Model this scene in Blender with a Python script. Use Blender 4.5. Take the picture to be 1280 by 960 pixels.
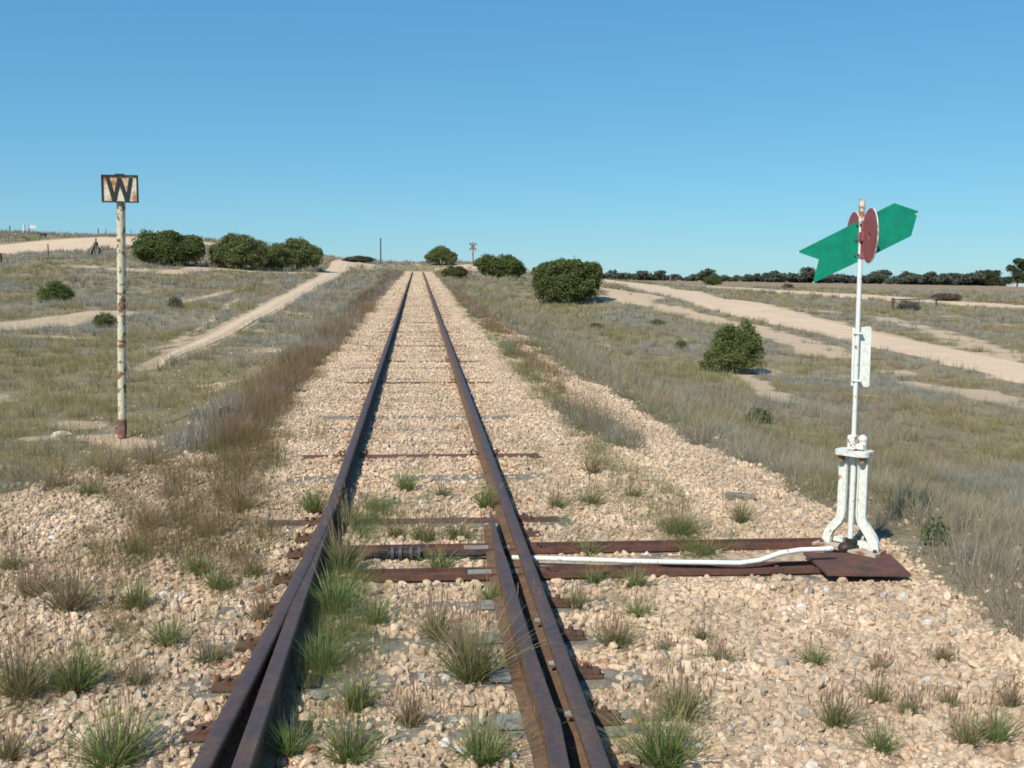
import bpy, bmesh, math, random
import numpy as np
from mathutils import Vector, Matrix
for o in list(bpy.data.objects): bpy.data.objects.remove(o)
R = math.radians
rng = np.random.default_rng(7); random.seed(7)
scene = bpy.context.scene
COL = scene.collection

# ------------------------------------------------------------------ camera
EYE = np.array([0.0, 0.0, 1.60045])
FPX, YAW, PITCH, ROLL = 1244.0, .0948573, .1072354, .009
cy_, sy_, cp_, sp_ = math.cos(YAW), math.sin(YAW), math.cos(PITCH), math.sin(PITCH)
FW = np.array([sy_*cp_, cy_*cp_, -sp_]); RT0 = np.array([cy_, -sy_, 0.0]); UP0 = np.cross(RT0, FW)
RT = math.cos(ROLL)*RT0 + math.sin(ROLL)*UP0
UP = -math.sin(ROLL)*RT0 + math.cos(ROLL)*UP0
cam = bpy.data.cameras.new('camera'); camo = bpy.data.objects.new('camera', cam); COL.objects.link(camo)
cam.sensor_width = 36.0; cam.lens = FPX/1280*36.0; cam.clip_start = .05; cam.clip_end = 6000
camo.matrix_world = Matrix(((RT[0], UP[0], -FW[0], EYE[0]), (RT[1], UP[1], -FW[1], EYE[1]), (RT[2], UP[2], -FW[2], EYE[2]), (0, 0, 0, 1)))
scene.camera = camo

# ------------------------------------------------------------------ world and sun
SUN_AZ, SUN_EL = 219.0, 45.0        # azimuth clockwise from +Y, the track direction
w = bpy.data.worlds.new('World'); scene.world = w; w.use_nodes = True
nt = w.node_tree; nt.nodes.clear()
sky = nt.nodes.new('ShaderNodeTexSky'); sky.sky_type = 'NISHITA'; sky.sun_disc = False
sky.sun_elevation = R(SUN_EL); sky.sun_rotation = R(SUN_AZ)
sky.air_density = 1.0; sky.dust_density = 0.0; sky.ozone_density = 4.5; sky.altitude = 300
hs = nt.nodes.new('ShaderNodeHueSaturation'); hs.inputs['Hue'].default_value = .488; hs.inputs['Saturation'].default_value = 1.12
bg = nt.nodes.new('ShaderNodeBackground'); bg.inputs['Strength'].default_value = .105
wo = nt.nodes.new('ShaderNodeOutputWorld')
nt.links.new(sky.outputs[0], hs.inputs['Color'])
sp_n = nt.nodes.new('ShaderNodeSeparateColor'); cb_n = nt.nodes.new('ShaderNodeCombineColor'); nt.links.new(hs.outputs[0], sp_n.inputs[0])
for i, (gain, pw) in enumerate(((.415, .65), (.69, .60), (.84, .48))):      # the film's response to the sky, channel by channel
    q1 = nt.nodes.new('ShaderNodeMath'); q1.operation = 'MULTIPLY'; q1.inputs[1].default_value = .105
    q2 = nt.nodes.new('ShaderNodeMath'); q2.operation = 'POWER'; q2.inputs[1].default_value = pw
    q3 = nt.nodes.new('ShaderNodeMath'); q3.operation = 'MULTIPLY'; q3.inputs[1].default_value = gain/.105
    nt.links.new(sp_n.outputs[i], q1.inputs[0]); nt.links.new(q1.outputs[0], q2.inputs[0]); nt.links.new(q2.outputs[0], q3.inputs[0]); nt.links.new(q3.outputs[0], cb_n.inputs[i])
nt.links.new(cb_n.outputs[0], bg.inputs['Color']); nt.links.new(bg.outputs[0], wo.inputs['Surface'])
sd = bpy.data.lights.new('sun', 'SUN'); sd.energy = 4.9; sd.angle = R(.55); sd.color = (1.0, .94, .83)
so = bpy.data.objects.new('sun', sd); COL.objects.link(so)
tosun = Vector((math.sin(R(SUN_AZ))*math.cos(R(SUN_EL)), math.cos(R(SUN_AZ))*math.cos(R(SUN_EL)), math.sin(R(SUN_EL))))
so.rotation_euler = tosun.to_track_quat('Z', 'Y').to_euler()
scene.view_settings.view_transform = 'Standard'; scene.view_settings.look = 'None'
scene.view_settings.exposure = 0.06; scene.view_settings.gamma = 1.0; scene.view_settings.use_curve_mapping = False
scene.render.engine = 'CYCLES'
scene.cycles.max_bounces = 5; scene.cycles.diffuse_bounces = 3; scene.cycles.glossy_bounces = 2
scene.cycles.transmission_bounces = 2; scene.cycles.transparent_max_bounces = 4
scene.cycles.filter_width = 1.7; scene.cycles.caustics_reflective = False; scene.cycles.caustics_refractive = False

# ------------------------------------------------------------------ small maths
def sstep(t): t = np.clip(t, 0, 1); return t*t*(3-2*t)
def raydir(u, v): return FW + (u-640)/FPX*RT + (480-v)/FPX*UP
def at_Y(u, v, Y): d = raydir(u, v); return EYE + d*(Y/d[1])
def _hash(ix, iy, s):
    n = (ix.astype(np.int64)*374761393 + iy.astype(np.int64)*668265263 + s*1442695041) & 0x7fffffff
    n = ((n ^ (n >> 13))*1274126177) & 0x7fffffff
    return ((n ^ (n >> 16)) & 0xffff)/65535.0
def vnoise(x, y, sc, s=0):
    x = np.asarray(x, float)/sc; y = np.asarray(y, float)/sc
    ix = np.floor(x); iy = np.floor(y); fx = x-ix; fy = y-iy
    fx = fx*fx*(3-2*fx); fy = fy*fy*(3-2*fy)
    a = _hash(ix, iy, s); b = _hash(ix+1, iy, s); c = _hash(ix, iy+1, s); d = _hash(ix+1, iy+1, s)
    return (a*(1-fx)+b*fx)*(1-fy)+(c*(1-fx)+d*fx)*fy
def fbm(x, y, sc, s=0, o=3):
    t = 0; a = .5; n = 0
    for k in range(o): t = t + a*vnoise(x, y, sc/2**k, s+k*17); n += a; a *= .55
    return t/n

# ------------------------------------------------------------------ track line and terrain
GR = .0193938; XC = .01204; HG = .5685        # grade, track centre, half the distance between rail heads
def ztrack(y):
    y = np.asarray(y, float); e = np.clip(y-100, 0, None); return GR*y - .0006*e*e
# ground control points: (u, v, Y) seen points of the photograph's ground, and plain world points
CP = [at_Y(*q) for q in [
    (0, 446, 20), (120, 446, 20), (250, 436, 20), (0, 402, 30), (150, 400, 30), (290, 398, 30), (0, 374, 40), (160, 374, 40), (330, 375, 40),
    (0, 346, 55), (180, 347, 55), (350, 352, 55), (0, 325, 72), (150, 322, 72), (290, 328, 72), (400, 337, 74),
    (-120, 303, 95), (0, 306, 92), (130, 303, 95), (270, 308, 98), (370, 321, 100),
    (-120, 291, 116), (0, 290.5, 116), (60, 293, 116), (110, 294, 118), (165, 296, 118), (270, 301, 118), (350, 314, 120), (410, 324, 122), (435, 327, 122), (480, 328, 124), (510, 333, 126),
    (915, 466, 27), (708, 380, 64), (760, 372, 66), (625, 347, 97), (675, 349, 95), (590, 332, 118), (553, 328, 126), (640, 337, 122), (690, 341, 125),
    (1000, 402, 50), (1100, 425, 39), (1270, 462, 27.5), (880, 372, 85), (820, 360, 112), (790, 354, 135), (740, 348, 140),
    (1280, 384, 76), (1160, 376, 84), (1077, 370, 93), (993, 365, 104), (909, 359, 122), (1270, 420, 42)]]
CP += [np.array(q, float) for q in [
    (6, -5, -.9), (6, 2, -.9), (6, 8, -.85), (7, 15, -.85), (12, 5, -1), (14, 18, -1), (25, 15, -1), (7, 30, -.75), (8, 45, -.4), (30, -5, -1.1),
    (-5, 0, -.12), (-5, 6, -.14), (-5, 11, -.16), (-9, 5, -.2), (-12, 12, -.15), (-20, 5, -.1), (-7, 20, -.05), (-15, -5, -.2), (-30, 20, .2), (-60, 40, 1), (-70, 90, 4.6),
    (-60, 125, 6.3), (-30, 150, 3.5), (-60, 170, 3), (0, 170, 1.4), (30, 170, .9), (60, 170, .5), (120, 170, -.2), (120, 80, -.4), (70, 40, -.8), (-15, 165, 2.4), (90, 120, -.1)]]
CP = np.array(CP)
S_ = 50.0
def _phi(r2): return .5*r2*np.log(r2+1e-9)
_P = CP[:, :2]/S_
_K = _phi(((_P[:, None]-_P[None])**2).sum(-1)) + 2e-4*np.eye(len(_P))
_Q = np.hstack([np.ones((len(_P), 1)), _P])
_A = np.block([[_K, _Q], [_Q.T, np.zeros((3, 3))]])
_W = np.linalg.solve(_A, np.concatenate([CP[:, 2], np.zeros(3)]))
def rbf(x, y):
    x = np.asarray(x, float); y = np.asarray(y, float); sh = x.shape; x = x.ravel(); y = y.ravel(); out = np.empty(len(x))
    for i in range(0, len(x), 20000):
        p = np.stack([x[i:i+20000], y[i:i+20000]], -1)/S_
        k = _phi(((p[:, None]-_P[None])**2).sum(-1)); out[i:i+20000] = k@_W[:-3] + _W[-3] + p@_W[-2:]
    return out.reshape(sh)
def field(x, y):
    x = np.asarray(x, float); y = np.asarray(y, float)
    xc = np.clip(x, -75, 130); yc = np.clip(y, -12, 172)
    z = rbf(xc, yc)
    far = .75 - 1.15*sstep((x-40)/240) - .5*sstep((-x)/100)
    t = sstep((y-140)/70); t = np.maximum(t, sstep((np.abs(x)-90)/60)*sstep((y-60)/80))
    return z*(1-t)+far*t
def base_h(x, y):
    x = np.asarray(x, float); y = np.asarray(y, float)
    f = field(x, y); c = ztrack(y) - .135
    near = 1-sstep((y-6.5)/3.5)
    hwR = 1.75 + 1.15*near + .25*(1-sstep((y-12)/8)); hwL = 1.7 + 1.2*near
    d = np.where(x > 0, x-hwR, -x-hwL)
    W = np.where(x > 0, 2.6+1.1*np.abs(c-f), 1.2+2.0*np.abs(c-f))
    t = sstep(d/W); t = np.maximum(t, sstep((y-114)/8))
    return c*(1-t)+f*t
def polymask(x, y, pts, wid, soft=.4, s=3, amp=.6):
    """1 inside a band of half width wid round a polyline, uneven edge"""
    x = np.asarray(x, float); y = np.asarray(y, float); best = np.full(x.shape, 1e9)
    wid = np.broadcast_to(np.asarray(wid, float), (len(pts),))
    for i in range(len(pts)-1):
        ax, ay = pts[i][:2]; bx, by = pts[i+1][:2]; dx, dy = bx-ax, by-ay
        t = np.clip(((x-ax)*dx+(y-ay)*dy)/(dx*dx+dy*dy), 0, 1)
        wl = wid[i]*(1-t)+wid[i+1]*t
        best = np.minimum(best, np.hypot(x-ax-t*dx, y-ay-t*dy)/wl)
    wm = wid.mean()
    return 1-sstep((best-1+amp*(fbm(x, y, wm*1.1+.3, s)-.5))/soft)
def _march(u, v):
    d = raydir(u, v); d = d/d[1]; prev = 2.0
    Ys = np.concatenate([np.arange(2.5, 30, .1), np.arange(30, 300, .5), np.arange(300, 1500, 5)])
    g = base_h(d[0]*Ys, Ys); r = EYE[2]+d[2]*Ys; k = np.argmax(r < g)
    if not (r < g).any(): k = len(Ys)-1
    if k > 0:
        a, b = (r-g)[k-1], (r-g)[k]; Y = Ys[k-1]+(Ys[k]-Ys[k-1])*a/(a-b)
    else: Y = Ys[0]
    return np.array([d[0]*Y, Y])
def onground(u, v): x, y = _march(u, v); return x, y
def W_(pts): return [tuple(_march(u, v)) for u, v in pts]
# roads: centre lines found on the ground
ROADS = dict(
    right=(np.array([(14.5, 5.), (15.5, 16.)] + W_([(1272, 462), (1180, 442), (1100, 425), (1000, 402), (940, 387), (880, 372.5), (830, 362), (790, 355)]) + [(19, 136), (15, 150)]), [1.3, 1.3, 1.2, 1.3, 1.5, 1.9, 2.4, 3.0, 3.6, 4.0, 4.5, 4.5]),
    highway=(np.array([(88, 58.)] + W_([(1276, 384), (1160, 376.5), (1077, 370), (993, 365), (909, 359.5), (850, 356)]) + [(17, 143)]), [3.0, 3.0, 3.0, 3.1, 3.3, 3.5, 3.8, 4]),
    left=(np.array([(-76, 74.)] + [tuple(at_Y(u, v, Y)[:2]) for u, v, Y in [(0, 313, 84), (90, 307, 92), (150, 300, 102), (235, 304, 104), (275, 309, 102), (350, 320, 108), (420, 331, 112)]] + [(-5, 113.5), (0, 114), (7, 116), (14, 124), (19, 134)]), [6, 6, 5.5, 5, 3.6, 3.2, 2.6, 2.4, 2.2, 2.2, 2.2, 2.6, 3]),
    track=(np.array(W_([(178, 462), (235, 436), (300, 403), (350, 376), (385, 358), (408, 346), (422, 337)]) + [(-7.6, 101), (-7.2, 111)]), [.06, .26, .32, .38, .42, .5, .7, .8, .8]))
def road_mask(x, y, grow=0):
    m = np.zeros(np.shape(x))
    for k, (p, wd) in ROADS.items(): m = np.maximum(m, polymask(x, y, p, np.maximum(np.array(wd)+grow, .05), .12, 5, .12))
    return m
BARE = [  # bare pale soil: pixel polyline on the photo's ground, half width in metres
    ([(0, 408), (60, 402), (120, 393)], 1.1, .9), ([(30, 418), (95, 420)], .5, .9), 
    ([(150, 450), (215, 430), (300, 372)], .16, .7), ([(232, 379), (262, 370), (300, 363)], .25, .9), ([(85, 333), (150, 337), (225, 342)], .8, .85), ([(205, 340), (275, 337), (410, 343)], 1.0, .8),
    ([(440, 335), (458, 330)], 1.6, .9), ([(925, 468), (945, 478), (978, 500)], .33, .9), ([(760, 372), (830, 383), (900, 401), (960, 418), (1040, 442)], .9, .95),
    ([(765, 362), (800, 372)], 1.2, .9), ([(1150, 477), (1215, 490), (1280, 505)], .55, .9), ([(1120, 462), (1140, 466)], .4, .9), ([(1100, 395), (1180, 418), (1280, 446)], .8, .8),
    ([(1000, 385), (1060, 392)], .7, .7), ([(1185, 396), (1215, 398)], .5, .9), 
    ([(40, 548), (130, 545), (200, 556)], .18, .9), ([(640, 436), (700, 460)], .2, .4), ([(700, 355), (760, 362), (800, 372)], 1.6, .9), ([(1020, 500), (1060, 520)], .3, .4)]
BARE = [(W_(p), wd, st) for p, wd, st in BARE] + [([(5.5, 110), (13, 106)], 1.8, .8), ([(8, 118), (3, 123)], 1.0, .7)]
def covers(x, y):
    x = np.asarray(x, float); y = np.asarray(y, float)
    n = fbm(x, y, .8, 11)-.5; n2 = fbm(x, y, 3.0, 12)-.5
    near = 1-sstep((y-6.0)/4.0)
    eL = 1.42+1.9*near+.30*n*(1+3*near); eR = 1.50+1.15*near+.3*n
    g = np.where(x > 0, 1-sstep((x-eR)/.22), 1-sstep((-x-eL)/.22))
    # second run of spilled gravel down the right shoulder
    c2 = 2.18+.25*(1-sstep((y-9)/5)); g2 = (1-sstep((np.abs(x-c2+.012*(y-9))-.22-.5*n-.7*n2)/.2))*(1-sstep((y-24)/12)); g2 = np.where(x > 0, g2*.80, 0)
    g3 = (1-sstep((np.abs(x+2.7+.01*y)-+.05+2.0*(fbm(x, y, 1.1, 14)-.33))/.25))*(1-sstep((y-20)/6)); g3 = np.where(x < 0, g3, 0)
    g = np.maximum(np.maximum(g, g2), g3)*(1-sstep((y-110)/4))
    b = np.zeros(x.shape)
    for i, (p, wd, st) in enumerate(BARE): b = np.maximum(b, st*polymask(x, y, p, wd*.8, .8, 20+i, 1.5))
    b = b*(.62+.38*sstep((fbm(x, y, .9, 33)-.34)/.2))
    b = np.maximum(b, .6*sstep((fbm(x, y, 2.0, 31)-.70)/.08)); b = b*(1-g)
    r = road_mask(x, y, .1)
    return g, np.maximum(b, r), r
def H(x, y):
    x = np.asarray(x, float); y = np.asarray(y, float)
    z = base_h(x, y); r = road_mask(x, y, .5)
    core = 1-sstep((np.abs(x)-1.5)/1.2)
    out = (1-core)*(1-r)
    z = z + out*((fbm(x, y, 1.3, 41)-.5)*.10 + (fbm(x, y, 7, 42, 2)-.5)*.30*sstep((np.abs(x)-3)/5)) + core*(fbm(x, y, .35, 43)-.5)*.03
    return z
def Hs(x, y): return float(H(np.array([x]), np.array([y]))[0])

# ------------------------------------------------------------------ object helpers
def tag(o, label=None, cat=None, group=None, kind=None):
    if label: o['label'] = label
    if cat: o['category'] = cat
    if group: o['group'] = group
    if kind: o['kind'] = kind
    return o
def thing(name, loc=(0, 0, 0), rz=0, label=None, cat=None, group=None):
    o = bpy.data.objects.new(name, None); COL.objects.link(o); o.location = loc; o.rotation_euler = (0, 0, rz)
    o.empty_display_size = .1
    return tag(o, label, cat, group)
def link(name, me, mat, parent=None, loc=None):
    o = bpy.data.objects.new(name, me); COL.objects.link(o)
    if mat is not None and not me.materials: me.materials.append(mat)
    if parent is not None: o.parent = parent
    if loc is not None: o.location = loc
    return o
def npmesh(name, V, F, mat, parent=None, smooth=False, col=None, attrs=None):
    """V (n,3); F (m,3) or (m,4) index array"""
    me = bpy.data.meshes.new(name); V = np.asarray(V, np.float32); F = np.asarray(F, np.int32); k = F.shape[1]
    me.vertices.add(len(V)); me.vertices.foreach_set('co', V.ravel())
    me.loops.add(F.size); me.loops.foreach_set('vertex_index', F.ravel())
    me.polygons.add(len(F)); me.polygons.foreach_set('loop_start', np.arange(0, F.size, k, dtype=np.int32))
    try: me.polygons.foreach_set('loop_total', np.full(len(F), k, np.int32))
    except Exception: pass
    me.polygons.foreach_set('use_smooth', np.full(len(F), smooth, bool))
    me.update(calc_edges=True)
    if col is not None:
        a = me.color_attributes.new('col', 'FLOAT_COLOR', 'POINT'); c = np.ones((len(V), 4), np.float32); c[:, :3] = col; a.data.foreach_set('color', c.ravel())
    for n, d in (attrs or {}).items():
        a = me.attributes.new(n, 'FLOAT', 'POINT'); a.data.foreach_set('value', np.asarray(d, np.float32))
    return link(name, me, mat, parent)
class MB:
    """collects shapes that become ONE mesh"""
    def __init__(s): s.bm = bmesh.new()
    def box(s, c, d, rot=None, bev=0):
        r = bmesh.ops.create_cube(s.bm, size=1); vs = r['verts']
        bmesh.ops.scale(s.bm, vec=d, verts=vs)
        if bev: 
            es = list({e for v in vs for e in v.link_edges}); rr = bmesh.ops.bevel(s.bm, geom=es, offset=bev, segments=1, affect='EDGES'); vs = list({v for f in rr['faces'] for v in f.verts} | {v for v in vs if v.is_valid})
            st = list(vs); seen = set(st)
            while st:
                v = st.pop()
                for e in v.link_edges:
                    q = e.other_vert(v)
                    if q not in seen: seen.add(q); st.append(q)
            vs = list(seen)
        M = Matrix.Translation(c)
        if rot is not None: M = M @ (rot if isinstance(rot, Matrix) else Matrix.Rotation(rot, 4, 'Z'))
        bmesh.ops.transform(s.bm, matrix=M, verts=vs); return s
    def tube(s, pts, r, n=10, cap=True):
        pts = [Vector(p) for p in pts]; rr = r if isinstance(r, (list, tuple)) else [r]*len(pts); rings = []
        for i, p in enumerate(pts):
            t = (pts[min(i+1, len(pts)-1)]-pts[max(i-1, 0)]).normalized()
            a = t.cross(Vector((0, 0, 1))); a = t.cross(Vector((0, 1, 0))) if a.length < .15 else a; a.normalize(); b = t.cross(a)
            if rings:                       # keep rings aligned
                a = (pa - t*pa.dot(t)).normalized(); b = t.cross(a)
            pa = a
            rings.append([s.bm.verts.new(p+(a*math.cos(2*math.pi*k/n)+b*math.sin(2*math.pi*k/n))*rr[i]) for k in range(n)])
        for A, B in zip(rings, rings[1:]):
            for k in range(n): f = s.bm.faces.new((A[k], A[(k+1) % n], B[(k+1) % n], B[k])); f.smooth = True
        if cap:
            for f in (s.bm.faces.new(rings[0][::-1]), s.bm.faces.new(rings[-1])):
                for e in f.edges: e.smooth = False
        return s
    def prism(s, outline, M, th):
        """2-D outline in local xz, thickness along local y, placed by matrix M"""
        A = [s.bm.verts.new(M @ Vector((x, -th/2, z))) for x, z in outline]; B = [s.bm.verts.new(M @ Vector((x, th/2, z))) for x, z in outline]
        n = len(outline); s.bm.faces.new(A); s.bm.faces.new(B[::-1])
        for k in range(n): s.bm.faces.new((A[k], B[k], B[(k+1) % n], A[(k+1) % n]))
        return s
    def sweep(s, prof, path, cap=True):
        """profile (x,z) carried along path points, profile x stays horizontal across the path"""
        rings = []
        for i, p in enumerate(path):
            p = Vector(p); t = Vector(path[min(i+1, len(path)-1)])-Vector(path[max(i-1, 0)]); t.normalize()
            a = t.cross(Vector((0, 0, 1))).normalized(); up = a.cross(t)
            rings.append([s.bm.verts.new(p+a*x+up*z) for x, z in (prof[i] if isinstance(prof[0], list) else prof)])
        n = len(rings[0])
        for A, B in zip(rings, rings[1:]):
            for k in range(n): s.bm.faces.new((A[k], A[(k+1) % n], B[(k+1) % n], B[k]))
        if cap: s.bm.faces.new(rings[0][::-1]); s.bm.faces.new(rings[-1])
        return s
    def ball(s, c, r, sub=2, sc=(1, 1, 1)):
        q = bmesh.ops.create_icosphere(s.bm, subdivisions=sub, radius=r); bmesh.ops.scale(s.bm, vec=sc, verts=q['verts']); bmesh.ops.translate(s.bm, vec=c, verts=q['verts'])
        for v in q['verts']:
            for f in v.link_faces: f.smooth = True
        return s
    def build(s, name, mat, parent=None, loc=None):
        bmesh.ops.recalc_face_normals(s.bm, faces=s.bm.faces)
        me = bpy.data.meshes.new(name); s.bm.to_mesh(me); s.bm.free(); return link(name, me, mat, parent, loc)

# ------------------------------------------------------------------ materials
def N(nt, t, **k):
    n = nt.nodes.new(t)
    for a, b in k.items():
        if hasattr(n, a): setattr(n, a, b)
        else: n.inputs[a].default_value = b
    return n
def new_mat(name, rough=.8, spec=.3, metal=0):
    m = bpy.data.materials.new(name); m.use_nodes = True; nt = m.node_tree; b = nt.nodes['Principled BSDF']
    b.inputs['Roughness'].default_value = rough; b.inputs['Specular IOR Level'].default_value = spec; b.inputs['Metallic'].default_value = metal
    return m, nt, b
def ramp(nt, fac, stops, interp='LINEAR'):
    r = nt.nodes.new('ShaderNodeValToRGB'); r.color_ramp.interpolation = interp; e = r.color_ramp.elements
    while len(e) < len(stops): e.new(.5)
    for q, (p, c) in zip(e, stops): q.position = p; q.color = (c, c, c, 1) if isinstance(c, (int, float)) else (*c, 1)
    nt.links.new(fac, r.inputs[0]); return r.outputs[0]
def mix(nt, f, a, b, mode='MIX'):
    m = nt.nodes.new('ShaderNodeMix'); m.data_type = 'RGBA'; m.blend_type = mode
    for i, v in ((0, f), (6, a), (7, b)):
        if hasattr(v, 'links'): nt.links.new(v, m.inputs[i])
        elif i == 0: m.inputs[0].default_value = v
        else: m.inputs[i].default_value = (*v, 1)
    return m.outputs[2]
def noise(nt, sc, det=4, rough=.6, co=None, dist=0):
    n = N(nt, 'ShaderNodeTexNoise'); n.inputs['Scale'].default_value = sc; n.inputs['Detail'].default_value = det; n.inputs['Roughness'].default_value = rough; n.inputs['Distortion'].default_value = dist
    if co is not None: nt.links.new(co, n.inputs['Vector'])
    return n.outputs['Fac']
def pos(nt): return N(nt, 'ShaderNodeNewGeometry').outputs['Position']
def objco(nt): return N(nt, 'ShaderNodeTexCoord').outputs['Object']
def bump(nt, b, h, st=.5, d=.01):
    u = nt.nodes.new('ShaderNodeBump'); u.inputs['Strength'].default_value = st; u.inputs['Distance'].default_value = d
    nt.links.new(h, u.inputs['Height']); nt.links.new(u.outputs[0], b.inputs['Normal'])
def worn(name, c1, c2, sc=12, lo=.5, hi=.58, rough=.7, extra=None, spec=.3, bumpst=.4, co='pos'):
    """paint c1 flaking to c2 in sharp-edged patches"""
    m, nt, b = new_mat(name, rough, spec); p = pos(nt) if co == 'pos' else objco(nt)
    n = noise(nt, sc, 6, .65, p); n2 = noise(nt, sc*5, 4, .6, p)
    t = ramp(nt, n, [(lo, 0.), (hi, 1.)])
    var = ramp(nt, n2, [(.3, .75), (.7, 1.1)])
    a = mix(nt, 1., mix(nt, t, c1, c2), var, 'MULTIPLY')
    if extra: a = extra(nt, a, p)
    nt.links.new(a, b.inputs['Base Color']); bump(nt, b, n2, bumpst, .004); return m
def leafmat(name, trans=.3, rough=.7):
    m = bpy.data.materials.new(name); m.use_nodes = True; nt = m.node_tree; nt.nodes.clear()
    a = N(nt, 'ShaderNodeAttribute', attribute_name='col'); d = N(nt, 'ShaderNodeBsdfDiffuse'); t = N(nt, 'ShaderNodeBsdfTranslucent'); mx = N(nt, 'ShaderNodeMixShader'); o = N(nt, 'ShaderNodeOutputMaterial')
    mx.inputs[0].default_value = trans
    for s in (d, t): nt.links.new(a.outputs['Color'], s.inputs['Color'])
    nt.links.new(d.outputs[0], mx.inputs[1]); nt.links.new(t.outputs[0], mx.inputs[2]); nt.links.new(mx.outputs[0], o.inputs[0]); return m
M_RAILTOP = worn('rail_running_surface', (.082, .060, .060), (.125, .078, .055), 7, .40, .70, .58, spec=.35, bumpst=.25)
def _railside(nt, a, p): return a
M_RAIL = worn('rail_brown_rust', (.125, .077, .050), (.20, .115, .064), 14, .4, .65, .9)
M_RUST = worn('rusty_steel', (.150, .078, .052), (.085, .052, .040), 10, .45, .7, .85)
M_RUSTY_BEARER = worn('red_brown_painted_steel', (.155, .070, .050), (.085, .052, .042), 8, .42, .66, .8)
M_TIMBER = worn('weathered_timber', (.26, .225, .175), (.12, .105, .085), 18, .45, .65, .95)
M_WHITE = worn('chipped_white_paint', (.76, .77, .68), (.38, .18, .08), 11, .585, .64, .55, bumpst=.08)
M_MASTW = worn('rusting_white_mast_paint', (.80, .82, .77), (.30, .11, .05), 30, .60, .64, .55)
M_MASTTOP = worn('rusted_mast_top', (.38, .16, .08), (.72, .66, .58), 22, .47, .53, .8)
M_GREEN = worn('faded_green_enamel', (.001, .255, .158), (.002, .238, .145), 3, .3, .7, .55, bumpst=.02)
M_MAROON = worn('faded_maroon_paint', (.37, .095, .10), (.30, .07, .078), 8, .4, .7, .6, bumpst=.05)
M_WPOST = worn('flaking_cream_paint', (.66, .60, .44), (.25, .115, .06), 15, .525, .575, .7, bumpst=.6)
M_WPLATE = worn('sign_cream_rust_stained', (.72, .64, .50), (.42, .17, .07), 5.5, .46, .60, .7)
M_BLACK = worn('old_black_paint', (.025, .03, .032), (.07, .05, .04), 20, .55, .7, .6)
M_DARK = worn('greasy_dark_metal', (.035, .03, .026), (.10, .055, .035), 25, .5, .7, .5)
M_GREYW = worn('old_grey_wood', (.22, .20, .17), (.13, .115, .10), 20, .45, .65, .95)
M_BARK = worn('bark', (.16, .12, .09), (.09, .07, .055), 12, .45, .65, .95)
M_LEAF = leafmat('leaves', .36)
M_GRASS = leafmat('grass_blades', .35)
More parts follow.
